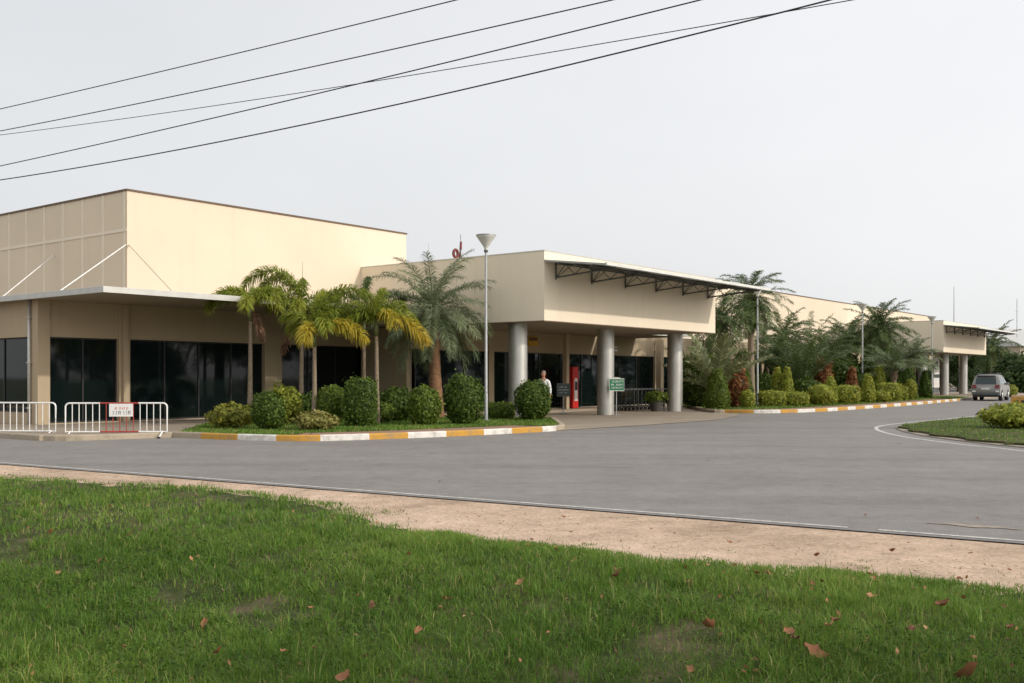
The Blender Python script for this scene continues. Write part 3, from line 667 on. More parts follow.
# ------------------------------------------------------------------ foliage
rng = np.random.default_rng(5)
def nrm(a): return a/np.maximum(np.linalg.norm(a, axis=-1, keepdims=True), 1e-9)
def leaves(P, Nn, size, asp=.5, jit=.6, g=rng):
    """diamond leaf at each point, facing roughly along Nn"""
    n = len(P); Nn = nrm(Nn + jit*g.normal(size=(n, 3))); t = nrm(np.cross(Nn, g.normal(size=(n, 3)))); b = np.cross(Nn, t)
    s = (size*g.uniform(.65, 1.3, size=n))[:, None]
    V_ = np.stack([P - t*s, P - b*s*asp + Nn*s*.12, P + t*s, P + b*s*asp + Nn*s*.12], 1).reshape(-1, 3)
    return V_, np.arange(4*n).reshape(n, 4)
def shrub_mesh(shape, hx, hy, h, n, size, seed, rough=.08, flat=.0):
    g = np.random.default_rng(seed); d = nrm(g.normal(size=(n, 3)))
    ph = g.uniform(0, 6, 6)
    def lump(d): return 1 + rough*(np.sin(d[:,0]*5+ph[0])*np.sin(d[:,1]*5+ph[1])+.7*np.sin(d[:,2]*6+ph[2])*np.sin(d[:,0]*7+ph[3]) + .5*np.sin(d[:,1]*11+ph[4])*np.sin(d[:,2]*12+ph[5]))
    def surf(d):
        l = lump(d)[:, None]
        if shape == 'round': e = d*l
        elif shape == 'box':
            e = d/np.max(np.abs(d), axis=1, keepdims=True); e = .72*e + .28*nrm(e)*1.25; e = e*(.5*l+.5)
        elif shape == 'cone':
            z = g.uniform(-1, 1, len(d))**1 if False else np.sign(d[:,2])*np.abs(d[:,2])**.8; a = np.arctan2(d[:,1], d[:,0])
            zz = (z+1)/2; r = np.minimum(1, ((1-zz)*1.5+.05))**.5 * np.minimum(1, .75+zz*2); e = np.stack([r*np.cos(a), r*np.sin(a), z], 1)*(np.array([1,1,0])*(l-1)+1)
        return e
    sc = np.array([hx, hy, h/2]); off_ = np.array([0, 0, h/2])
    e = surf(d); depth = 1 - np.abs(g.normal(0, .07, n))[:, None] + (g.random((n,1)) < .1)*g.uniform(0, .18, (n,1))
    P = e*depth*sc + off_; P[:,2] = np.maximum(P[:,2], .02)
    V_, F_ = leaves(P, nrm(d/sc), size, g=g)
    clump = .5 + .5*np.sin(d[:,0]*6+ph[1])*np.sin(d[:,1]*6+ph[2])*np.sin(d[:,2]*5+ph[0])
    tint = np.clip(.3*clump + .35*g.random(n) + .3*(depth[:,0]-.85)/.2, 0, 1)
    # inner body
    m = 400; i = np.arange(m)+.5; phi = np.arccos(1-2*i/m); th = pi*(1+5**.5)*i
    return V_, F_, tint, surf, sc, off_, g
def shrub(name, px, Y, wpx, toppx, shape, m, label, leaf=.055, n=None, z0=.1, depth=None, rough=.1, cat='shrub', seed=None, group=None):
    hx = wpx/2*Y/F; X = sx(px, Y); h = H + (HOR-toppx)/F*Y - z0
    hy = depth or hx
    seed = seed or int(px*7+Y*13)
    if n is None: n = int(min(9000, max(900, 1.5*(2*pi*hx*h + pi*hx*hx)/(leaf*leaf*.9))))
    V_, F_, tint, surf, sc, off_, g = shrub_mesh(shape, hx, hy, h, n, leaf, seed, rough)
    t = thing(name, (X, Y, z0), 0, label, cat, group)
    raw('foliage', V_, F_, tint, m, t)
    # inner shell of the leaf material in its darker tints, closing the gaps
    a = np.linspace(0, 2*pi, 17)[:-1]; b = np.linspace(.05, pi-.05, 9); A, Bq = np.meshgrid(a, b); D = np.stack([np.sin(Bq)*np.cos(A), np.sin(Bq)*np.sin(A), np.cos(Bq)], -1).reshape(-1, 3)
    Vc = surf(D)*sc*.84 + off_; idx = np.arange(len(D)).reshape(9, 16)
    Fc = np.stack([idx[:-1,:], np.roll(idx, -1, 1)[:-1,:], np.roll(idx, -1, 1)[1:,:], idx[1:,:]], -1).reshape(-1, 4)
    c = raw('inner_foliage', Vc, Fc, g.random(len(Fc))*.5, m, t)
    st = MB()
    for k in range(3): st.tube([(.05*cos(k*2.1), .05*sin(k*2.1), -.02), (.2*hx*cos(k*2.1), .2*hx*sin(k*2.1), h*.5)], .02, 5)
    st.build('stem', 'tree_bark', t)
    return t
# shrubs of the left bed
shrub('croton_shrub', 231, 29.5, 40, 404.5, 'round', 'croton', 'low yellow-green croton left of the first palm trunk', .07, rough=.22)
shrub('round_shrub', 268, 28.6, 34, 391.5, 'round', 'bush_dark', 'dark green round clipped shrub nearest the kerb, before the wide pillar', .042, rough=.06)
shrub('leafy_shrub', 284, 32.2, 32, 386, 'round', 'bush_light', 'light green loose shrub behind the dark round one', .07, rough=.2)
shrub('variegated_shrub', 317, 28.4, 38, 412, 'round', 'bush_yellow', 'low pale yellow variegated shrub near the kerb', .055, rough=.2)
shrub('round_shrub', 331, 31.6, 32, 385.5, 'round', 'bush_mid', 'bright green round shrub right of the slim trunk pair', .05, rough=.08)
shrub('round_shrub', 306, 33.2, 28, 394, 'round', 'bush_dark', 'small dark shrub half hidden behind the slim trunk pair', .06, rough=.14)
shrub('upright_shrub', 361, 30.6, 30, 380, 'box', 'bush_dark', 'tall dark green block-shaped shrub left of the yellow-leaved palm', .045, rough=.07)
shrub('round_shrub', 397, 34.2, 36, 388, 'round', 'bush_dark', 'wide dark shrub behind the yellow-leaved palm trunk', .06, rough=.16)
shrub('round_shrub', 424, 31.4, 34, 386, 'round', 'bush_mid', 'dense green round shrub in front of the brown palm trunk', .045, rough=.08)
shrub('round_shrub', 383, 33.0, 20, 402, 'round', 'bush_mid', 'small low shrub at the foot of the yellow-leaved palm', .05, rough=.14)
shrub('round_shrub', 464, 31.9, 40, 375, 'round', 'bush_dark', 'large dark round shrub left of the nearest street lamp', .048, rough=.08)
shrub('clipped_hedge', 500, 36.4, 27, 403, 'box', 'bush_mid', 'short clipped hedge block right of the nearest street lamp', .045, rough=.05, cat='hedge', depth=.5)
shrub('round_shrub', 533, 35.2, 37, 380, 'round', 'bush_dark', 'dark round shrub at the bed end, hiding the walking man', .045, rough=.08)
# shrubs of the right bed
RS = [
 ('clipped_cone', 717, 47.6, 25, 369, 'cone', 'bush_mid', 'largest dark clipped cone right of the third porch column', .05),
 ('round_shrub', 697, 51.5, 28, 381, 'round', 'bush_dark', 'dark rounded shrub behind the third porch column', .07),
 ('red_shrub', 736, 50.5, 23, 366, 'round', 'bush_red', 'tall red-brown shrub next to the largest clipped cone', .1),
 ('clipped_cone', 744, 53.5, 18, 367, 'cone', 'bush_mid', 'slim green cone behind the tall red-brown shrub', .06),
 ('round_shrub', 747, 49.4, 15, 390, 'round', 'bush_light', 'small light round shrub left of the second street lamp', .05),
 ('clipped_hedge', 772, 52.0, 24, 391.5, 'box', 'bush_light', 'clipped box hedge right of the second street lamp', .05),
 ('clipped_cone', 777.5, 56.0, 14, 367.5, 'cone', 'bush_light', 'left cone of the bright twin clipped cones', .055),
 ('clipped_cone', 787, 55.5, 14, 367, 'cone', 'bush_light', 'right cone of the bright twin clipped cones', .055),
 ('round_shrub', 796.5, 52.5, 20, 392.5, 'box', 'bush_light', 'low light box shrub below the twin clipped cones', .05),
 ('round_shrub', 821, 54.5, 25, 384.5, 'round', 'bush_light', 'bright yellow-green clipped ball shrub', .05),
 ('clipped_cone', 830.5, 56.5, 14, 376, 'cone', 'bush_light', 'leaning yellow-green cone behind the bright ball shrub', .055),
 ('red_shrub', 823, 62, 20, 360.5, 'round', 'bush_red', 'tall red shrub rising behind the bright ball shrub', .08),
 ('clipped_hedge', 846.5, 57.0, 22, 386, 'box', 'bush_light', 'wide green clipped block left of the third street lamp', .055),
 ('red_shrub', 852, 61, 14, 368, 'cone', 'bush_red', 'orange-red shrub behind the wide green clipped block', .07),
 ('clipped_cone', 868, 60.0, 15, 374.5, 'cone', 'bush_light', 'lit half-cone shrub just right of the third street lamp', .055),
 ('clipped_cone', 879, 66, 15, 365.5, 'cone', 'bush_light', 'tall narrow green cone right of the third street lamp', .06),
 ('round_shrub', 881, 61.0, 17, 390.5, 'round', 'bush_light', 'low small mound in front of the tall narrow cone', .05),
 ('clipped_hedge', 889, 64.0, 20, 383.5, 'box', 'bush_light', 'tan-topped clipped block before the pale-trunked palm', .06),
 ('round_shrub', 900.5, 66, 12, 386.5, 'box', 'bush_light', 'small light cube shrub right of the tan-topped block', .055),
 ('clipped_cone', 909, 70.5, 16, 366, 'cone', 'bush_dark', 'dark cone right of the pale-trunked palm', .065),
 ('round_shrub', 910, 67.5, 12, 379.5, 'round', 'bush_light', 'rounded green shrub at the foot of the dark cone', .055),
 ('clipped_cone', 925.5, 73, 13, 370, 'cone', 'bush_dark', 'last dark cone, left of the farthest street lamp', .065),
 ('round_shrub', 806, 60, 30, 378, 'round', 'bush_dark', 'dark filler shrub behind the twin cones and the ball', .08),
 ('round_shrub', 765, 60, 30, 374, 'round', 'bush_dark', 'dark filler shrub behind the box hedge', .08),
 ('round_shrub', 862, 66, 26, 374, 'round', 'bush_dark', 'dark filler shrub behind the third street lamp', .08),
 ('leafy_shrub', 700, 57, 40, 352, 'round', 'bush_dark', 'tall dark shrub in the shade behind the stemless palm', .11),
 ('leafy_shrub', 778, 68, 60, 345, 'round', 'bush_dark', 'tall dark shrub mass behind the twin cones, left', .13),
 ('leafy_shrub', 830, 76, 56, 345, 'round', 'bush_dark', 'tall dark shrub mass behind the red shrubs', .13),
 ('leafy_shrub', 872, 82, 50, 345, 'round', 'bush_dark', 'tall dark shrub mass behind the tall narrow cone', .14),
 ('leafy_shrub', 735, 64, 40, 350, 'round', 'bush_dark', 'tall dark shrub mass left of the second street lamp', .12),
 ('round_shrub', 900, 74, 26, 372, 'round', 'bush_dark', 'dark filler shrub behind the pale-trunked palm', .08)]
for (nm, px, Y, wpx, top, sh, m, lb, lf) in RS: shrub(nm, px, Y, wpx, top, sh, m, lb, lf, rough=.16 if 'red' in nm else .08)
shrub('island_shrub', 1016, 30.6, 60, 404.5, 'round', 'bush_light', 'wide yellow-green shrub on the grass island at the right edge', .07, z0=.07, rough=.16, depth=.9)
shrub('round_shrub', 1010, 84, 14, 384.5, 'round', 'bush_light', 'small round shrub beyond the parked car', .07, z0=0)
shrub('red_shrub', 1026, 105, 34, 364, 'round', 'bush_red', 'distant red-brown shrub at the right edge', .12, z0=0)
# potted plant at the trolleys
pp = thing('potted_plant', (sx(656, 47.8), 47.8, .012), 0, 'green potted plant at the right end of the trolley row', 'plant')
MB().lathe([(.24, 0), (.3, .45), (.33, .47), (.33, .52), (.28, .52), (.26, .45)], 20).build('pot', 'pot', pp)
V_, F_, tn, *_ = shrub_mesh('round', .5, .5, .5, 900, .07, 77, .2); V_[:,2] += .42; raw('foliage', V_, F_, tn, 'bush_mid', pp)
bo = thing('bollard', (sx(664, 48.2), 48.2, .012), 0, 'short grey post beside the potted plant', 'bollard')
MB().lathe([(.06, 0), (.06, .62), (.045, .66), (.01, .67)], 14).build('pole', 'galv', bo); MB().lathe([(.1, 0), (.1, .02), (.06, .03)], 14).build('base', 'galv', bo)

# ---- palms
def frond_arrays(az, elev, L, droop, leaf, per, plum=0., width=.03, g=rng, taper=True, up=.2, hang=.35):
    """one feather frond: returns rachis points and leaflet arrays"""
    n = 22; pts = [np.zeros(3)]; e = elev; ds = L/n
    hd = np.array([cos(az), sin(az), 0.])
    for i in range(n):
        e_ = elev - droop*((i+.5)/n)**1.25
        pts.append(pts[-1] + ds*(hd*cos(e_) + np.array([0,0,1.])*sin(e_)))
    pts = np.array(pts); side = np.array([-sin(az), cos(az), 0.])
    t = np.repeat(np.linspace(.12, .995, per), 2); sg = np.tile([1., -1.], per)
    ii = np.clip((t*n).astype(int), 0, n-1); fr = t*n-ii
    base = pts[ii]*(1-fr)[:,None] + pts[ii+1]*fr[:,None]; tg = nrm(pts[ii+1]-pts[ii])
    nor = np.cross(tg, side); nor *= np.sign(nor[:,2:3]+1e-6)
    ll = leaf*(np.sin(np.clip((t-.02)*pi*.95, 0, pi))**.55)*g.uniform(.8, 1.15, len(t))
    ang = g.normal(0, 1, len(t))*plum
    lat = side[None,:]*sg[:,None]
    d = nrm(lat*np.cos(ang)[:,None] + nor*(up+np.sin(ang))[:,None] + tg*(.4+.55*t)[:,None])
    mid = base + d*(ll*.5)[:,None]; tip = base + d*ll[:,None]*.95 - np.array([0,0,1.])*(ll*hang)[:,None]
    wv = nrm(np.cross(d, nor + .4*g.normal(size=d.shape)))*width*g.uniform(.7, 1.2, len(t))[:,None]
    V_ = np.stack([base - wv*.3, base + wv*.3, mid + wv*.5, mid - wv*.5, tip + wv*.08, tip - wv*.08], 1).reshape(-1, 3)
    k6 = np.arange(len(t))[:,None]*6; F_ = np.concatenate([k6+np.array([0,1,2,3]), k6+np.array([3,2,4,5])], 1).reshape(-1, 4)
    tint = np.repeat(np.clip(.25 + .4*g.random(len(t)) + .15*t + g.normal(0, .08), 0, 1), 2)
    return pts, V_, F_, tint
def rachis_arrays(pts, r):
    """slim triangular midrib as quads (same face size is not needed: separate mesh merged as 5-gons is avoided)"""
    n = len(pts); vs = []
    for i, p in enumerate(pts):
        k = r*(1-.85*i/(n-1)); vs += [p+np.array([k,0,0]), p+np.array([-k*.5,k*.87,0]), p+np.array([-k*.5,-k*.87,0])]
    fs = [(3*i+a, 3*i+(a+1)%3, 3*i+3+(a+1)%3, 3*i+3+a) for i in range(n-1) for a in range(3)]
    return np.array(vs), np.array(fs)
def merge_build(name, sets, m, parent):
    me = bpy.data.meshes.new(name); V_ = []; Fs = []; T_ = []; o = 0
    for v, f, t in sets:
        V_.append(v); Fs += [tuple(int(x)+o for x in ff) for ff in f]; T_.append(np.full(len(f), t) if np.isscalar(t) else t); o += len(v)
    me.from_pydata(np.concatenate(V_).tolist(), [], Fs)
    a = me.attributes.new('tint', 'FLOAT', 'FACE'); a.data.foreach_set('value', np.concatenate(T_).astype(np.float32))
    me.materials.append(M[m]); ob = bpy.data.objects.new(name, me); COL.objects.link(ob); ob.parent = parent; return ob
def trunk(parent, h, r0, r1, lean, mname, rings=0, z0=0):
    mb = MB(); n = max(10, rings*2+2); pts = []; rs = []
    for i in range(n):
        t = i/(n-1); pts.append((lean[0]*t**1.5, lean[1]*t**1.5, -.05+(h+.05)*t)); rs.append((r0*(1-t)**3*.5 + r0*.75*(1-t) + r1*t) * (1 + (.07 if rings and i % 2 else 0)))
    mb.tube(pts, rs, 12); o = mb.build('trunk', mname, parent); o.data.shade_smooth(); return pts[-1]
# slim foxtail palms: every frond a part; (azimuth, elevation, length, droop, kind)
def fox(px, Y, ztop, lean, fr, label, leaf=.38, spear=0, seed=1, r=.07, z0=.1, plum=.9):
    g = np.random.default_rng(seed); t = thing('foxtail_palm', (sx(px, Y), Y, z0), 0, label, 'palm tree', 'slim palms in the left bed')
    top = trunk(t, ztop-z0, r*1.25, r*.8, lean, 'bark', 14)
    cs = MB(); cs.tube([top, (top[0], top[1], top[2]+.25), (top[0], top[1], top[2]+.55)], [r*.95, r*1.05, r*.5], 10); o = cs.build('crownshaft', 'fox_cs', t); o.data.shade_smooth()
    for az, el, L, dr, kind in fr:
        pts, V_, F_, tn = frond_arrays(radians(az), radians(el), L, radians(dr), leaf*(1 if kind != 'fox_brown' else .6), int(110*L/1.6)+14, plum, .034, g, hang=.4)
        off_ = np.array([top[0], top[1], top[2]+.45]); rv, rf = rachis_arrays(pts, .022)
        ob = merge_build('frond', [(V_+off_, F_, tn), (rv+off_, rf, .6)], kind, t)
        if kind == 'fox_yellow': ob['label'] = 'yellow drooping frond'
        if kind == 'fox_brown': ob['label'] = 'dead brown hanging frond'
    if spear:
        s_ = MB(); s_.tube([(top[0], top[1], top[2]+.5), (top[0]+.02, top[1], top[2]+.5+spear)], [.02, .004], 6); s_.build('spear_leaf', 'fox_cs', t)
M['fox_cs'] = plain('green_crownshaft', (.13, .15, .05), .5)
# azimuth 0 = right in the photo, 180 = left, 270 = towards the viewer
fox(250, 32.6, 3.35, (.02, 0), [(180, 62, 1.6, 130, 'fox'), (197, 46, 1.6, 120, 'fox'), (165, 72, 1.35, 120, 'fox'), (2, 64, 1.4, 130, 'fox'), (340, 50, 1.35, 130, 'fox'), (20, 74, 1.2, 110, 'fox'), (272, 50, 1.0, 125, 'fox'), (90, 68, 1.3, 100, 'fox'), (345, -60, 1.15, 20, 'fox_brown')],
    'slim palm farthest left, in front of the dark glass by the wide pillar', spear=1.0, seed=11)
fox(301, 33.6, 3.25, (.03, 0), [(174, 92, 3.4, 185, 'fox'), (150, 84, 2.6, 140, 'fox'), (186, 70, 1.9, 125, 'fox'), (160, 56, 1.5, 110, 'fox'), (100, 82, 1.6, 80, 'fox'), (25, 70, 1.6, 120, 'fox'), (350, 44, 1.3, 110, 'fox'), (270, 58, 1.0, 125, 'fox'), (200, -55, 1.5, 25, 'fox_brown')],
    'slim palm with a dead brown frond hanging left of its trunk', spear=1.6, seed=12, leaf=.40)
fox(314.5, 31.4, 2.5, (.0, 0), [(15, 92, 3.0, 165, 'fox'), (40, 76, 1.9, 125, 'fox'), (172, 70, 1.25, 110, 'fox'), (150, 42, 1.1, 90, 'fox'), (0, 48, 1.3, 105, 'fox'), (345, 30, 1.9, 92, 'fox_yellow'), (262, 34, 1.15, 120, 'fox_yellow'), (80, 82, 1.6, 60, 'fox'), (305, 55, 1.0, 115, 'fox')],
    'slim palm with an orange-yellow frond drooping right, close to its twin trunk', spear=.7, seed=13, leaf=.42)
fox(364, 36.5, 3.1, (.0, 0), [(150, 80, 2.2, 120, 'date_dark'), (30, 76, 2.1, 110, 'date_dark'), (200, 60, 1.9, 110, 'date_dark'), (90, 82, 2.1, 60, 'date_dark'), (270, 60, 1.4, 110, 'date_dark'), (0, 50, 1.7, 100, 'date_dark'), (180, 36, 1.6, 90, 'date_dark')],
    'slim dark palm just behind the yellow-leaved palm', spear=1.3, seed=14)
fox(377, 32.2, 2.85, (-.02, 0), [(155, 56, 1.35, 80, 'fox'), (188, 26, 1.3, 75, 'fox'), (35, 64, 1.25, 85, 'fox'), (70, 84, 1.2, 50, 'fox'), (318, 48, .95, 105, 'fox_yellow'), (6, 38, 1.35, 90, 'fox'), (352, 16, 1.9, 88, 'fox_yellow'), (110, 54, 1.2, 90, 'fox'), (215, 52, 1.0, 100, 'fox')],
    'slim palm with one long golden frond drooping to the right', spear=0, seed=15, leaf=.46)
# big feather palms
def feather(px, Y, zc, n, L, label, m='date', tr=(.2, .15), lean=(0, 0), seed=1, elmin=-35, elmax=82, droop=(55, 95), leaf=.42, per=46, tm='bark', parts=False, z0=.1, width=.035, name='feather_palm', hang=.3, up=.3, stems=1, rings=9, group='feather palms'):
    g = np.random.default_rng(seed); t = thing(name, (sx(px, Y), Y, z0), 0, label, 'palm tree', group)
    tops = []
    for s_ in range(stems):
        a = 2*pi*s_/max(1, stems) + .5; ln = (lean[0]+(.35*cos(a) if stems > 1 else 0), lean[1]+(.35*sin(a) if stems > 1 else 0))
        if zc - z0 > .3: tops.append(trunk(t, (zc-z0)*(1-.12*s_), tr[0], tr[1], ln, tm, rings))
        else: tops.append((0, 0, zc-z0))
    sets = []
    for i in range(n):
        u = (i+.5)/n; el = elmax - (elmax-elmin)*u**.9 + g.normal(0, 5); az = i*2.39996 + g.normal(0, .15); top = tops[i % len(tops)]
        Lf = L*g.uniform(.85, 1.1)*(1 - .12*u)
        dr = radians(droop[0] + (droop[1]-droop[0])*g.random())*(1-.25*(u > .7))
        pts, V_, F_, tn = frond_arrays(az, radians(el), Lf, dr, leaf, per, .28, width, g, hang=hang, up=up)
        o_ = np.array(top); rv, rf = rachis_arrays(pts, .03)
        if parts: merge_build('frond', [(V_+o_, F_, tn), (rv+o_, rf, .7)], m, t)
        else: sets += [(V_+o_, F_, tn), (rv+o_, rf, .7)]
    if sets: merge_build('crown', sets, m, t)
    if zc - z0 > 1.2 and stems == 1:
        bt = MB(); r = tr[1]
        for i in range(26):
            a = i*2.4; z = tops[0][2] - .55*i/26; bt.tube([(tops[0][0]+r*.7*cos(a), tops[0][1]+r*.7*sin(a), z-.1), (tops[0][0]+(r+.12)*cos(a), tops[0][1]+(r+.12)*sin(a), z+.12)], [.05, .025], 5)
        bt.build('leaf_boots', tm, t)
    return t
feather(436, 37.0, 3.95, 56, 2.7, 'large grey-green feather palm with a thick brown trunk behind the shrubs', 'date', (.25, .19), (-.14, 0), 21, -38, 80, (50, 90), .46, 64, 'bark_brown', True, hang=.38, width=.022, up=.25)
feather(751, 58.0, 6.15, 52, 2.5, 'tall feather palm behind the end of the porch awning', 'date_dark', (.2, .16), (0, 0), 22, -65, 78, (45, 85), .46, 50, 'bark', False, width=.034, hang=.3, up=.25)
feather(716, 50.5, .75, 13, 3.7, 'stemless palm with broad pale arching fronds beside the porch', 'pale_palm', (.2, .2), (0, 0), 23, 34, 82, (22, 60), .55, 70, width=.07, hang=.1, up=.4)
feather(802, 61.0, 1.4, 34, 4.4, 'clumping palm with many upright arching fronds over the twin clipped cones', 'date_dark', (.1, .08), (0, 0), 24, 40, 84, (30, 68), .46, 52, stems=3, width=.04, hang=.2, up=.3)
feather(772, 64.0, 2.6, 34, 3.3, 'dense clumping palm right of the second street lamp', 'date_dark', (.1, .08), (0, 0), 25, 15, 82, (40, 80), .48, 54, stems=3, width=.038, hang=.28, up=.25)
feather(826, 71.0, 3.2, 34, 3.2, 'clumping palm behind the bright ball shrub', 'date_dark', (.11, .09), (0, 0), 26, 0, 80, (40, 80), .5, 52, stems=2, width=.042, hang=.28, up=.25)
feather(879, 75.0, 5.2, 50, 2.9, 'tall spreading feather palm right of the third street lamp', 'date_dark', (.24, .2), (0, 0), 27, -40, 78, (40, 75), .52, 50, width=.045, hang=.28, up=.25)
feather(894, 66.5, 1.95, 26, 2.8, 'pale-trunked palm with arching fronds before the far porch', 'date', (.17, .13), (0, 0), 28, 18, 80, (40, 75), .5, 54, width=.04, hang=.28, up=.25)
feather(848, 78.0, 4.2, 36, 3.0, 'clumping palm behind the third street lamp, left side', 'date_dark', (.15, .12), (0, 0), 29, -20, 78, (40, 75), .5, 50, width=.045, hang=.28, up=.25)
feather(914, 73.5, 2.9, 28, 2.3, 'fine feather palm hiding the left wall of the far porch', 'date', (.13, .1), (0, 0), 30, -15, 78, (45, 85), .46, 52, width=.04, hang=.35, up=.2)
feather(720, 53.8, 4.6, 36, 2.2, 'dark palm between the porch end and the tall palm', 'date_dark', (.14, .12), (0, 0), 31, -45, 74, (50, 90), .45, 50, width=.034, hang=.35, up=.2)
feather(784, 72.0, 4.4, 36, 2.8, 'low dark palm against the cream hall wall', 'date_dark', (.14, .12), (0, 0), 32, -30, 78, (45, 85), .48, 48, width=.045, hang=.3, up=.2)
feather(706, 60.0, 2.2, 24, 2.6, 'dark palm in the shade just behind the stemless pale palm', 'date_dark', (.14, .12), (0, 0), 35, -10, 80, (45, 85), .46, 48, width=.04, hang=.3)
feather(862, 84.0, 4.3, 28, 3.0, 'dark palm deep behind the third street lamp post', 'date_dark', (.15, .12), (0, 0), 36, -30, 78, (45, 80), .5, 46, width=.05, hang=.3)
feather(992, 112.0, 5.0, 34, 3.4, 'palm behind the right end of the far porch', 'date_dark', (.22, .18), (0, 0), 33, -50, 76, (40, 80), .6, 46, width=.07, z0=0, hang=.3)
# ---- broadleaf trees
def tree(loc, h, cr, label, n=5200, leaf=.16, seed=1, m='tree_leaf', trunk_h=.35, group=None, crowns=9, flat=.8):
    g = np.random.default_rng(seed); t = thing('leafy_tree', loc, g.uniform(0, 6), label, 'tree', group)
    mb = MB(); mb.tube([(0,0,-.1), (.05, .03, h*.2), (.1, .0, h*.45), (.15, -.05, h*.75)], [h*.03, h*.022, h*.017, h*.006], 10)
    C = []
    for i in range(crowns):
        a = i*2.4 + g.uniform(-.4, .4); rr_ = cr*g.uniform(.3, .72); c = np.array([rr_*cos(a), rr_*sin(a), h*trunk_h + (h*(1-trunk_h)-cr*.35)*g.uniform(.15, 1)]); C.append((c, cr*g.uniform(.32, .5)))
        s_ = h*g.uniform(.22, .5); mb.tube([(.06, 0, s_), tuple(c*.5+np.array([0,0,s_*.45])), tuple(c)], [h*.012, h*.008, h*.003], 6)
    tr_ = mb.build('trunk', 'tree_bark', t); tr_.data.shade_smooth()
    P = []; D = []
    for c, r in C:
        k = n//crowns; d = nrm(g.normal(size=(k, 3))); rad = r*(.35+.65*g.random(k)**.45)*(1+.25*np.sin(d[:,0]*7+c[0])*np.sin(d[:,1]*6+c[1]))
        P.append(c + d*rad[:,None]*np.array([1,1,flat])); D.append(d)
    P = np.concatenate(P); D = np.concatenate(D); V_, F_ = leaves(P, D, leaf, .45, .9, g)
    raw('crown', V_, F_, np.clip(.2+.6*g.random(len(P)), 0, 1), m, t); return t
BT = [(958, 118, 5.6, 3.4, 'dark leafy tree behind the far porch columns'), (1003, 128, 5.0, 4.0, 'dark leafy tree behind the parked car'),
      (1026, 120, 4.6, 3.8, 'rounded leafy tree at the right edge'), (976, 135, 6.0, 4.5, 'leafy tree between the far porch columns and the car'), (940, 128, 5.5, 4.0, 'leafy tree behind the farthest street lamp'),
      (1050, 132, 5.0, 4.2, 'leafy tree just outside the right edge'), (1015, 105, 4.2, 2.8, 'low leafy tree right of the parked car')]
for i, (px, Y, h, cr, lb) in enumerate(BT): tree((sx(px, Y), Y, 0), h, cr, lb, 4200, .26, 40+i, trunk_h=.15)
# unseen trees added off to the right for the dark glass to mirror, and the one that shades the foreground lawn
for i, (x, y, h, cr) in enumerate(((58, 0, 12, 7), (62, 13, 13, 7.5), (60, 26, 12, 7), (66, 38, 13, 7.5), (64, 50, 12, 7), (72, 62, 13, 7.5), (76, 76, 13, 7.5), (50, -14, 12, 7))):
    tree((x, y, -.02), h, cr, 'tall unseen leafy tree added beyond the grass island for the dark glass to mirror', 4200, .42, 60+i, group='unseen trees added for the dark glass to mirror', trunk_h=.06)
tree((13.2, -1.0, -.4), 8.4, 3.2, 'broad leafy tree beside the photographer shading the near lawn', 2600, .2, 90, trunk_h=.35)
# ------------------------------------------------------------------ grass
def blades(name, X, Y, Z, hgt, wid, g, m='grass', dry=.06, lean=.75):
    n = len(X); a = g.uniform(0, 2*pi, n); ln = np.clip(g.normal(0, lean, n), -1.3, 1.3)*hgt; b = g.uniform(0, 2*pi, n)
    base = np.stack([X, Y, Z], 1); sd = np.stack([np.cos(a), np.sin(a), np.zeros(n)], 1)*wid[:,None]/2
    ld = np.stack([np.cos(b), np.sin(b), np.zeros(n)], 1)*ln[:,None]; up = np.array([0,0,1.])*hgt[:,None]
    mid = base + up*.55 + ld*.3; tip = base + up*(1-.25*np.abs(ln/hgt))[:,None]*.98 + ld
    V_ = np.stack([base-sd, base+sd, mid+sd*.75, mid-sd*.75, tip+sd*.12, tip-sd*.12], 1).reshape(-1, 3)
    k6 = np.arange(n)[:,None]*6; F_ = np.concatenate([k6+np.array([0,1,2,3]), k6+np.array([3,2,4,5])], 1).reshape(-1, 4)
    patch = .5 + .5*wob(X*.7+3, Y*.7)
    tint = np.clip(.02 + .42*g.random(n) + .42*patch**1.3, 0, .84); d = g.random(n) < dry*(.4+1.2*patch); tint[d] = g.uniform(.86, 1, d.sum())
    return V_, F_, np.repeat(tint, 2)
def lawn_points(n, y0, y1, g, keep=None):
    Y = g.uniform(y0, y1, n); X = g.uniform(-1, 1, n)*(.53*y1+.8); ok = np.abs(X) < .53*Y+.8; X, Y = X[ok], Y[ok]
    p = (X-L0[0])*W[0]+(Y-L0[1])*W[1]; q = (X-L0[0])*N[0]+(Y-L0[1])*N[1]; e = q-edge_q(p)
    nz = wob(X*2.2, Y*2.2); dens = np.maximum(ss(-.05, .5, e + .3*nz), .75*ss(.12, .4, nz)*ss(-.65, -.1, e)) * (1.0 - .88*ss(.22, .55, wob(X*.9+5, Y*.9+2)))*(1-.35*(wob(X*3.1+2, Y*3.1) > .3))
    # stray tufts in the narrow part of the sand
    ok = g.random(len(X)) < dens; X, Y, p, q = X[ok], Y[ok], p[ok], q[ok]
    return X, Y, lawn_z(X, Y, q, p), q, p
g = np.random.default_rng(3); sets = []
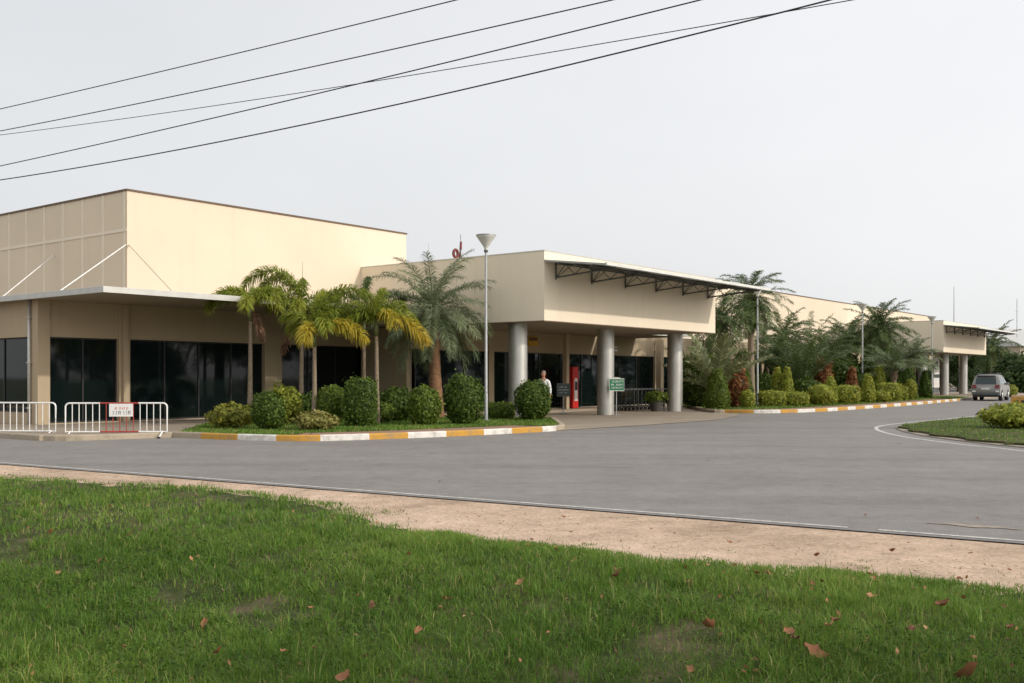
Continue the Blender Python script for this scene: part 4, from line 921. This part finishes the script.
for n, y0, y1, h0, w0 in ((170000, 4.6, 7.2, .055, .0052), (160000, 7.2, 10.5, .058, .007), (120000, 10.5, 18.5, .062, .0105)):
    X, Y, Z, q, p = lawn_points(n, y0, y1, g)
    cl = .65 + .55*np.clip(wob(X*1.6, Y*1.6)+.5, 0, 1.2); hgt = h0*cl*g.uniform(.5, 1.5, len(X))*ss(-.1, .8, q-edge_q(p)+.25); tall = g.random(len(X)) < .012; hgt[tall] *= 2.0
    sets.append(blades('g', X, Y, Z-.005, np.maximum(hgt, .02), w0*g.uniform(.6, 1.3, len(X)), g))
def tufts(n, y0, y1, h, w, g):
    X, Y, Z, q, p = lawn_points(n, y0, y1, g); k = g.integers(14, 34, len(X)); X, Y, Z, e = (np.repeat(a, k) for a in (X, Y, Z, q-edge_q(p))); s_ = np.repeat(g.uniform(.6, 1.4, len(k)), k)
    X = X+g.normal(0, .034, len(X)); Y = Y+g.normal(0, .028, len(X)); return blades('t', X, Y, Z-.005, h*s_*g.uniform(.6, 1.3, len(X))*ss(-.3, 1.2, e), w*g.uniform(.7, 1.3, len(X)), g, dry=.1, lean=.8)
sets += [tufts(900, 4.6, 8.5, .12, .006, g), tufts(700, 8.5, 14, .12, .009, g)]
V_ = np.concatenate([s[0] for s in sets]); o = 0; Fs = []
for s in sets: Fs.append(s[1]+o); o += len(s[0])
tag(raw('grass', V_, np.concatenate(Fs), np.concatenate([s[2] for s in sets]), 'grass'), 'green uneven grass of the roadside lawn in the foreground', 'grass', kind='stuff')
# broad-leaved weeds in patches
X, Y, Z, q, p = lawn_points(8000, 4.8, 10.5, g); ok = (wob(X*.55+1, Y*.55+4) > .08) & (q > 4.2); X, Y, Z = X[ok], Y[ok], Z[ok]
k = 4; P = np.repeat(np.stack([X, Y, Z+.03], 1), k, 0) + g.normal(0, .03, (len(X)*k, 3))*np.array([1,1,.5]); P[:,2] += .03
Vw, Fw = leaves(P, np.tile([0,0,1.], (len(P),1)), .015, .6, .5, g)
tag(raw('ground_weeds', Vw, Fw, g.random(len(Fw)), 'weed'), 'low broad-leaved weeds among the foreground grass', 'weeds', kind='stuff')
# grass on beds and island
def inside(poly, X, Y):
    c = np.zeros(len(X), bool); n = len(poly); j = n-1
    for i in range(n):
        xi, yi = poly[i]; xj, yj = poly[j]
        c ^= ((yi > Y) != (yj > Y)) & (X < (xj-xi)*(Y-yi)/(yj-yi+1e-12)+xi); j = i
    return c
def bed_grass(name, poly, n, z, label, h=.07, w=.025, lim=None):
    P = np.array([tuple(p) for p in poly]); X = g.uniform(P[:,0].min(), P[:,0].max() if lim is None else lim[0], n); Y = g.uniform(P[:,1].min(), P[:,1].max() if lim is None else lim[1], n)
    ok = inside([tuple(p) for p in poly], X, Y); X, Y = X[ok], Y[ok]
    v, f, t = blades('b', X, Y, np.full(len(X), z), h*g.uniform(.5, 1.4, len(X)), w*g.uniform(.7, 1.3, len(X)), g, dry=.1)
    tag(raw(name, v, f, t, 'grass'), label, 'grass', kind='stuff')
bed_grass('bed_grass', [tuple(p) for p in O1[:10]] + [tuple(p) for p in in1] + bed1[len(O1):], 60000, .108, 'short grass of the left planting bed')
bed_grass('bed_grass', [tuple(p) for p in in2] + bed2[len(O2):], 60000, .108, 'short grass of the right planting bed', .09, .04)
bed_grass('island_grass', isl_poly, 60000, .073, 'short grass of the road island', .05, .02, (28, 50))
# fallen leaves
def leaf_mesh(seed, L=.09, curl=.5):
    r = np.random.default_rng(seed); nu = 7; vs = []; fs = []; tn = []
    for i in range(nu):
        t = i/(nu-1); w_ = (.25+.05*(seed % 3))*L*sin(pi*min(1, t*.93+.04))**.9*(1+r.uniform(-.25, .2)); x = L*(t-.5); z = curl*L*.6*(t-.4)**2*2
        vs += [(x, -w_, z+curl*w_*.9+r.uniform(-.012, .014)), (x, r.uniform(-.004, .004), z), (x, w_, z+curl*w_*.7+r.uniform(-.012, .014))]
    for i in range(nu-1): fs += [(3*i, 3*i+1, 3*i+4, 3*i+3), (3*i+1, 3*i+2, 3*i+5, 3*i+4)]
    return np.array(vs), np.array(fs)
LM = []
for s in range(5):
    v, f = leaf_mesh(s, .075+.01*s, .25+.22*s); ob = raw('fallen_leaf', v, f, np.full(len(f), [.15, .45, .6, .85, .3][s])+g.uniform(-.06, .06, len(f)), 'dry'); LM.append(ob)
big = [(795, 641, 1.5), (815, 654, 2.2), (790, 637, 1.2), (830, 630, 1.2), (713, 633, 1.3), (372, 608, 1.3), (447, 600, 1.2), (345, 680, 1.6), (693, 672, 1.2), (968, 678, 1.5), (910, 632, 1.2), (130, 535, 1.3), (418, 634, 1.1), (520, 585, 1), (617, 578, 1), (365, 660, 1.2), (50, 535, 1.1), (205, 625, 1.1), (870, 598, 1), (945, 609, 1)]
spots = []
for px, py, s in big:
    Yd = 1.72*F/(py-HOR)
    for _ in range(6):
        X_ = sx(px, Yd); P_, Q_ = topq(X_, Yd); z = float(lawn_z(np.array(X_), np.array(Yd), np.array(Q_), np.array(P_))); Yd = (H-z-.05)*F/(py-HOR)
    spots.append((sx(px, Yd), Yd, s*.8))
X, Y, Z, q, p = lawn_points(620, 5.2, 12.5, g)
# more of them towards the right, as in the photo
for x, y in zip(X, Y):
    if g.random() < .2 + .6*max(0, min(1, (x+1)/4)) and len(spots) < 260: spots.append((x, y, g.uniform(.3, .62)))
for i, (x, y, s) in enumerate(spots):
    src = LM[i % 5]; ob = src if i < 5 else src.copy()
    if i >= 5: COL.objects.link(ob)
    P_, Q_ = topq(x, y); z = float(lawn_z(np.array(x), np.array(y), np.array(Q_), np.array(P_)))
    ob.location = (x, y, z + .045 + g.uniform(0, .03)); ob.rotation_euler = (g.normal(0, .4), g.normal(0, .4), g.uniform(0, 6.3)); ob.scale = (s,)*3
    tag(ob, 'dry brown fallen leaf lying in the foreground grass', 'leaf', 'fallen leaves in the grass')
for i, (pp_, qq) in enumerate(((8.9, -1.5), (15.2, -1.0), (12.4, .9), (13.6, 1.2), (16.0, 1.3), (16.6, 1.0), (17.0, 1.7), (14.6, 1.6), (11.6, 1.4), (15.5, 1.9), (13.0, 1.8), (16.3, -1.4))):
    ob = LM[i % 5].copy(); COL.objects.link(ob); x, y = pq(pp_, qq); ob.location = (x, y, .012 if qq < 0 else .0); ob.rotation_euler = (0, 0, i*1.3); ob.scale = (.6,)*3
    tag(ob, 'small dry leaf lying on the road or bare sand', 'leaf', 'dry leaves on the road and sand')

n = 1500; Pp = g.uniform(-1, 26, n); Qq = .2 + (edge_q(Pp)+.2)*g.random(n)**.8; X = L0[0]+Pp*W[0]+Qq*N[0]; Y = L0[1]+Pp*W[1]+Qq*N[1]
Vl, Fl = leaves(np.stack([X, Y, base_z(Qq)+.022], 1), np.tile([0,0,1.], (n,1)), .013, .45, .35, g)
tag(raw('verge_litter', Vl, Fl, g.random(n)**1.5*.8, 'dry'), 'bits of twig and dead leaf scattered on the sandy verge', 'litter', kind='stuff')
X, Y, Z, q, p = lawn_points(5200, 4.8, 15, g); ok = g.random(len(X)) < (.10 + .5*ss(-2.0, 4.0, X))*(.35+.65*(wob(X*1.4+7, Y*1.4) > .0)); X, Y, Z = X[ok], Y[ok], Z[ok]
Vl, Fl = leaves(np.stack([X, Y, Z+.025+.03*g.random(len(X))], 1), np.tile([0,-.35,1.], (len(X),1)), .022, .5, .55, g)
tag(raw('leaf_litter', Vl, Fl, g.random(len(X)), 'dry'), 'small scraps of dead leaf caught in the foreground grass', 'litter', kind='stuff')
# ------------------------------------------------------------------ parked car (local x = forward)
def car(loc, rz, label):
    t = thing('parked_car', loc, rz, label, 'car')
    def hw(z): return .90 - (.0 if z < 1.02 else .25*(z-1.02)/.8) - (.05*(.55-z)/.3 if z < .55 else 0)
    prof = [(-2.32, .42), (-2.36, .62), (-2.34, .95), (-2.27, 1.08), (-2.13, 1.55), (-2.02, 1.70), (-1.7, 1.775), (-.6, 1.80), (.25, 1.76), (.55, 1.66), (1.22, 1.12), (2.05, 1.0), (2.3, .82), (2.36, .5), (2.28, .34)]
    arch_ = lambda cx: [(cx+.42*cos(a), .36+.42*sin(a)) for a in np.linspace(0, pi, 9)]
    low = [(1.82, .3)] + [(x, max(z, .3)) for x, z in arch_(1.38)] + [(.9, .3), (-.9, .3)] + [(x, max(z, .3)) for x, z in arch_(-1.36)] + [(-1.85, .32)]
    poly = prof + low; n = len(poly); mb = MB()
    ys = [-1, -.86, .86, 1]; vs = []
    for k in ys:
        for x, z in poly:
            e = 1 if abs(k) == 1 else .995
            cx = 0 if abs(k) < 1 else -.03*np.sign(x)*(abs(x) > 1.9)
            vs.append((x+cx, k*hw(z), z if abs(k) < 1 else z-(.03 if z > 1.6 else 0)))
    fs = [tuple(range(n)), tuple(range(4*n-1, 3*n-1, -1))]
    for r in range(3):
        for i in range(n): fs.append((r*n+i, r*n+(i+1)%n, (r+1)*n+(i+1)%n, (r+1)*n+i))
    mb.add(vs, fs); b = mb.build('body', 'silver', t); smooth_angle(b, 30)
    def panel(pts, name, m, par=t, th=.012):
        pts = [Vector(p) for p in pts]; nn = (pts[1]-pts[0]).cross(pts[2]-pts[0]).normalized(); k = len(pts); mb = MB()
        mb.add([p+nn*th for p in pts] + [p-nn*th for p in pts], [tuple(range(k)), tuple(range(2*k-1, k-1, -1))] + [(i, k+i, k+(i+1)%k, (i+1)%k) for i in range(k)]); return mb.build(name, m, par)
    panel([(-2.262, -.66, 1.13), (-2.262, .66, 1.13), (-2.12, .60, 1.58), (-2.12, -.60, 1.58)], 'rear_window', 'car_glass')
    for s in (-1, 1):
        for x0, x1, x2, x3 in ((-2.0, -1.25, -1.3, -1.85), (-1.17, -.12, -.16, -1.2), (-.04, .98, .42, -.08)):
            z0, z1 = 1.12, 1.62
            panel([(x0, s*(hw(z0)+.004), z0), (x1, s*(hw(z0)+.004), z0), (x2, s*(hw(z1)+.004), z1), (x3, s*(hw(z1)+.004), z1)], 'side_window', 'car_glass')
        panel([(-2.35, s*.55, .86), (-2.35, s*.86, .86), (-2.29, s*.85, 1.08), (-2.29, s*.6, 1.08)], 'tail_lamp', 'tail', th=.03)
        panel([(-2.1, s*.9, .9), (-2.32, s*.88, .9), (-2.26, s*.86, 1.06), (-2.08, s*.88, 1.06)], 'tail_lamp', 'tail', th=.012)
        panel([(-2.37, s*.62, .60), (-2.37, s*.84, .60), (-2.36, s*.84, .70), (-2.36, s*.62, .70)], 'reflector', 'lens', th=.012)
        m_ = MB(); m_.box(.62, .78, s*.97-.1, s*.97+.1, 1.08, 1.24); m_.build('mirror', 'silver', t, bevel=.03)
        r_ = MB(); r_.tube([(-1.6, s*.62, 1.80), (-1.5, s*.62, 1.86), (.1, s*.62, 1.86), (.2, s*.62, 1.79)], .02, 6); r_.build('roof_rail', 'dark_metal', t)
        for x in (-1.36, 1.38):
            w = MB(); w.lathe([(.2, -.11), (.33, -.115), (.36, -.08), (.36, .08), (.33, .115), (.2, .11)], 22); wo = w.build('wheel', 'rubber', t); wo.rotation_euler = (pi/2, 0, 0); wo.location = (x, s*.80, .36); smooth_angle(wo)
            q_ = MB(); q_.lathe([(.22, -.09), (.22, .09)], 20)
            for j in range(5):
                a = j*2*pi/5; q_.tube([(0, 0, .1), (.2*cos(a), .2*sin(a), .1)], .03, 6); q_.tube([(0, 0, -.1), (.2*cos(a), .2*sin(a), -.1)], .03, 6)
            q_.build('rim', 'chrome', wo)
        MB().box(-.9, .9, s*.89-.05, s*.89+.05, .27, .33).build('running_board', 'dark_metal', t)
    MB().box(-2.42, -2.3, -.82, .82, .40, .58).build('rear_bumper', 'dark_metal', t, bevel=.03)
    MB().box(-2.35, -2.2, -.8, .8, .27, .40).build('bumper_skirt', 'black', t)
    MB().box(-2.385, -2.345, -.26, .26, .76, .88).build('number_plate', 'off_white', t)
    MB().box(-2.36, -2.30, -.45, .45, .90, .95).build('tailgate_trim', 'chrome', t)
    MB().box(-2.2, -1.95, -.6, .6, 1.70, 1.74).build('spoiler', 'silver', t, bevel=.01)
    MB().box(2.3, 2.42, -.8, .8, .36, .6).build('front_bumper', 'silver', t, bevel=.03)
    for x in (-1.0, -.2): MB().tube([(x, -.62, 1.86), (x, .62, 1.86)], .02, 6).build('roof_bar', 'dark_metal', t)
    MB().tube([(-1.0, -.6, .32), (-1.0, .6, .32)], .08, 8).build('axle', 'black', t)
    return t
car((sx(991, 72.0), 72.0, 0), radians(57), 'silver sport utility car seen from behind, parked by the far porch')

# painted kerb block of the far island
ki = thing('kerb_block', (31.4, 63.0, 0), radians(-28), 'short orange and white painted kerb end beyond the island shrub', 'kerb')
MB().box(-.9, 0, -.6, .5, 0, .42).build('painted_block', 'kerb_yellow', ki, bevel=.03); MB().box(.01, .9, -.6, .5, 0, .42).build('painted_block', 'kerb_white', ki, bevel=.03)
MB().box(.91, 3.6, -.6, .5, 0, .42).build('painted_block', 'kerb_yellow', ki, bevel=.03)
k = MB(); k.box(-.72, -.5, -.62, -.601, .02, .2); k.box(-.35, -.12, -.62, -.601, .02, .2); k.box(.3, .55, -.62, -.601, .02, .2); k.build('drain_hole', 'black', ki)
k = MB(); k.box(-.88, 3.5, -.55, .45, .421, .5); k.build('planting', 'sand', ki)

# ------------------------------------------------------------------ person walking out from the porch
def skinned(name, verts, edges, m, parent, sub=2, root=0):
    me = bpy.data.meshes.new(name); me.from_pydata([v[:3] for v in verts], edges, [])
    o = bpy.data.objects.new(name, me); COL.objects.link(o); me.materials.append(M[m])
    sk = o.modifiers.new('skin', 'SKIN'); lay = me.skin_vertices[0].data if me.skin_vertices else None
    if lay is None:
        bm = bmesh.new(); bm.from_mesh(me); bm.verts.layers.skin.verify(); bm.to_mesh(me); bm.free(); lay = me.skin_vertices[0].data
    for i, v in enumerate(verts):
        r = v[3]; lay[i].radius = (r, r) if np.isscalar(r) else r; lay[i].use_root = (i == root)
    sk.use_smooth_shade = True
    s_ = o.modifiers.new('sub', 'SUBSURF'); s_.levels = sub; s_.render_levels = sub
    o.parent = parent; return o
def person(loc, rz, label):
    t = thing('person', loc, rz, label, 'person')      # local -y = the way he faces
    hgt = 1.8
    v = [(0, 0, .98, (.14, .10)), (0, .01, 1.15, (.13, .09)), (0, .01, 1.32, (.15, .10)), (0, 0, 1.46, (.10, .08)), (0, -.005, 1.54, .052), (0, -.02, 1.62, (.072, .08)), (0, -.025, 1.70, (.078, .092)), (0, -.015, 1.78, (.05, .06))]
    e = [(i, i+1) for i in range(7)]
    def chain(start, pts):
        last = start
        for p in pts: v.append(p); e.append((last, len(v)-1)); last = len(v)-1
        return last
    for s, sw in ((1, .22), (-1, -.2)):
        chain(0, [(s*.09, 0, .88, .085), (s*.10, -sw*.55, .50, .058), (s*.10, -sw+(.12 if sw < 0 else 0), .10, .042), (s*.11, -sw-.10+(.12 if sw < 0 else 0), .035, .035), (s*.115, -sw-.18+(.12 if sw < 0 else 0), .03, .028)])
        wr = chain(3, [(s*.19, .0, 1.42, .055), (s*.235, .03+sw*.25, 1.14, .042), (s*.245, -.06+sw*.6, .90, .030), (s*.247, -.075+sw*.65, .85, .032)])
        for j in range(4):
            y = -.105+.02*j+sw*.65; l = (.062, .075, .08, .068)[j]
            chain(wr, [(s*.247, y, .81, .0095), (s*.243, y-.004, .81-l*.5, .0085), (s*.236, y+.004, .81-l, .007)])
        chain(wr, [(s*.235, -.125+sw*.65, .845, .011), (s*.225, -.135+sw*.65, .80, .009)])
    skinned('body', v, e, 'skin', t)
    sv = [(0, 0, .93, (.165, .125)), (0, .01, 1.15, (.155, .115)), (0, .01, 1.32, (.172, .122)), (0, 0, 1.46, (.115, .09)), (0, 0, 1.505, (.07, .065))]; se = [(0,1),(1,2),(2,3),(3,4)]
    for s, sw in ((1, .22), (-1, -.2)):
        b = len(sv); sv += [(s*.19, .0, 1.42, .073), (s*.235, .03+sw*.25, 1.14, .06), (s*.245, -.05+sw*.55, .93, .046)]; se += [(3, b), (b, b+1), (b+1, b+2)]
    sh = skinned('shirt', sv, se, 'shirt', t)
    tv = [(0, 0, .96, (.155, .118))]; te = []
    for s, sw in ((1, .22), (-1, -.2)):
        b = len(tv); o_ = (.12 if sw < 0 else 0)
        tv += [(s*.092, 0, .86, .102), (s*.10, -sw*.55, .50, .078), (s*.10, -sw+o_, .10, .066)]; te += [(0, b), (b, b+1), (b+1, b+2)]
    skinned('trousers', tv, te, 'trouser', t)
    for s, sw in ((1, .22), (-1, -.2)):
        o_ = (.12 if sw < 0 else 0); m_ = MB(); y = -sw+o_
        m_.add([(s*.11-.05, y-.21, 0), (s*.11+.05, y-.21, 0), (s*.11+.045, y+.07, 0), (s*.11-.045, y+.07, 0), (s*.11-.035, y-.19, .06), (s*.11+.035, y-.19, .06), (s*.11+.04, y+.06, .11), (s*.11-.04, y+.06, .11)],
               [(3,2,1,0),(4,5,6,7),(0,1,5,4),(1,2,6,5),(2,3,7,6),(3,0,4,7)]); m_.build('shoe', 'black', t, bevel=.015)
        ey = MB(); ey.lathe([(.002, -.011), (.010, -.006), (.011, 0), (.010, .006), (.002, .011)], 10, (s*.032, -.112, 1.70)); ey.build('eye', 'black', t)
        er = MB(); er.lathe([(.006, -.03), (.016, -.015), (.018, .01), (.008, .03)], 10, (s*.084, -.01, 1.685)); er.build('ear', 'skin', t)
    ns = MB(); ns.add([(-.014, -.108, 1.655), (.014, -.108, 1.655), (0, -.14, 1.662), (0, -.108, 1.71)], [(0,1,2), (1,3,2), (0,2,3), (0,3,1)]); ns.build('nose', 'skin', t)
    mo = MB(); mo.box(-.025, .025, -.106, -.098, 1.622, 1.630); mo.build('mouth', 'red_paint', t)
    hr = MB(); pr = []
    for i in range(7):
        b = radians(90-i*15); pr.append((max(.002, .088*cos(b)), .10*sin(b)))
    hr.lathe(pr[::-1], 18, (0, .008, 1.725)); h_ = hr.build('hair', 'hair', t); smooth_angle(h_, 60)
    return t
PL = (sx(543.5, 38.8), 38.8, .012)
person(PL, radians(-18), 'man in a white long-sleeved shirt and dark trousers walking behind the dark round shrub')
bg = thing('shoulder_bag', (PL[0]-.02, PL[1], 0), radians(-18), 'black bag hanging by a strap from the walking man\'s shoulder', 'bag')
k = MB(); k.tube([(-.13, -.10, 1.47), (-.155, -.145, 1.3), (-.18, -.15, 1.1), (-.24, -.06, .95)], .022, 6); k.tube([(-.13, -.10, 1.47), (-.13, .03, 1.515), (-.15, .12, 1.4), (-.24, .06, .95)], .022, 6); k.build('strap', 'black', bg)
MB().box(-.34, -.23, -.16, .18, .66, .96).build('pouch', 'black', bg, bevel=.03)

# ------------------------------------------------------------------ light, sky, camera
EL = radians(27.0); SD = Vector((.921, -.389, 0)).normalized(); sd = Vector((SD.x*cos(EL), SD.y*cos(EL), sin(EL)))
sl = bpy.data.lights.new('sun', 'SUN'); sl.energy = 1.62; sl.angle = radians(1.2); sl.color = (1, .93, .83)
so = bpy.data.objects.new('sun', sl); COL.objects.link(so); so.rotation_euler = sd.to_track_quat('Z', 'Y').to_euler(); so.location = (60, -30, 50)
w = bpy.data.worlds.new('World'); S.world = w; w.use_nodes = True; nt = w.node_tree
sky = nt.nodes.new('ShaderNodeTexSky'); sky.sky_type = 'NISHITA'; sky.sun_disc = False; sky.sun_elevation = EL; sky.sun_rotation = math.atan2(SD.x, SD.y)
sky.dust_density = 5; sky.air_density = 1.0; sky.ozone_density = 1.5
hs = nt.nodes.new('ShaderNodeHueSaturation'); hs.inputs['Saturation'].default_value = .45; nt.links.new(sky.outputs[0], hs.inputs['Color'])
mx = nt.nodes.new('ShaderNodeMix'); mx.data_type = 'RGBA'; mx.inputs[0].default_value = .62; nt.links.new(hs.outputs[0], mx.inputs[6]); mx.inputs[7].default_value = (10.1, 10.2, 10.3, 1)
tc = nt.nodes.new('ShaderNodeTexCoord'); dp_ = nt.nodes.new('ShaderNodeVectorMath'); dp_.operation = 'DOT_PRODUCT'; dp_.inputs[1].default_value = (SD.x, SD.y, .1)
nt.links.new(tc.outputs['Generated'], dp_.inputs[0]); ma = nt.nodes.new('ShaderNodeMath'); ma.operation = 'MULTIPLY_ADD'; ma.inputs[1].default_value = .26; ma.inputs[2].default_value = 1.0
nt.links.new(dp_.outputs['Value'], ma.inputs[0]); cn_ = nt.nodes.new('ShaderNodeTexNoise'); cn_.inputs['Scale'].default_value = 2.2; cn_.inputs['Detail'].default_value = 5; mpc = nt.nodes.new('ShaderNodeMapping'); mpc.inputs['Scale'].default_value = (1, 1, 2.6); nt.links.new(tc.outputs['Generated'], mpc.inputs[0]); nt.links.new(mpc.outputs[0], cn_.inputs['Vector'])
m2 = nt.nodes.new('ShaderNodeMath'); m2.operation = 'MULTIPLY_ADD'; m2.inputs[1].default_value = .16; nt.links.new(cn_.outputs['Fac'], m2.inputs[0]); m3 = nt.nodes.new('ShaderNodeMath'); m3.operation = 'SUBTRACT'; m3.inputs[1].default_value = .08; nt.links.new(ma.outputs[0], m3.inputs[0]); nt.links.new(m3.outputs[0], m2.inputs[2])
vm = nt.nodes.new('ShaderNodeVectorMath'); vm.operation = 'SCALE'; vm.inputs[0].default_value = (10.55, 10.6, 10.7); nt.links.new(m2.outputs[0], vm.inputs['Scale']); nt.links.new(vm.outputs[0], mx.inputs[7])
bg_ = nt.nodes['Background']; bg_.inputs['Strength'].default_value = .10; nt.links.new(mx.outputs[2], bg_.inputs['Color'])
cam = bpy.data.cameras.new('camera'); co = bpy.data.objects.new('camera', cam); COL.objects.link(co)
co.location = (0, 0, H); co.rotation_euler = (pi/2, 0, 0)
cam.sensor_width = 36; cam.lens = F/1024*36; cam.shift_y = (HOR-341.5)/1024; cam.clip_end = 6000; cam.clip_start = .1
S.camera = co
S.render.resolution_x, S.render.resolution_y = 1024, 683
S.view_settings.view_transform = 'Standard'; S.view_settings.look = 'None'; S.view_settings.exposure = .27; S.view_settings.gamma = 1
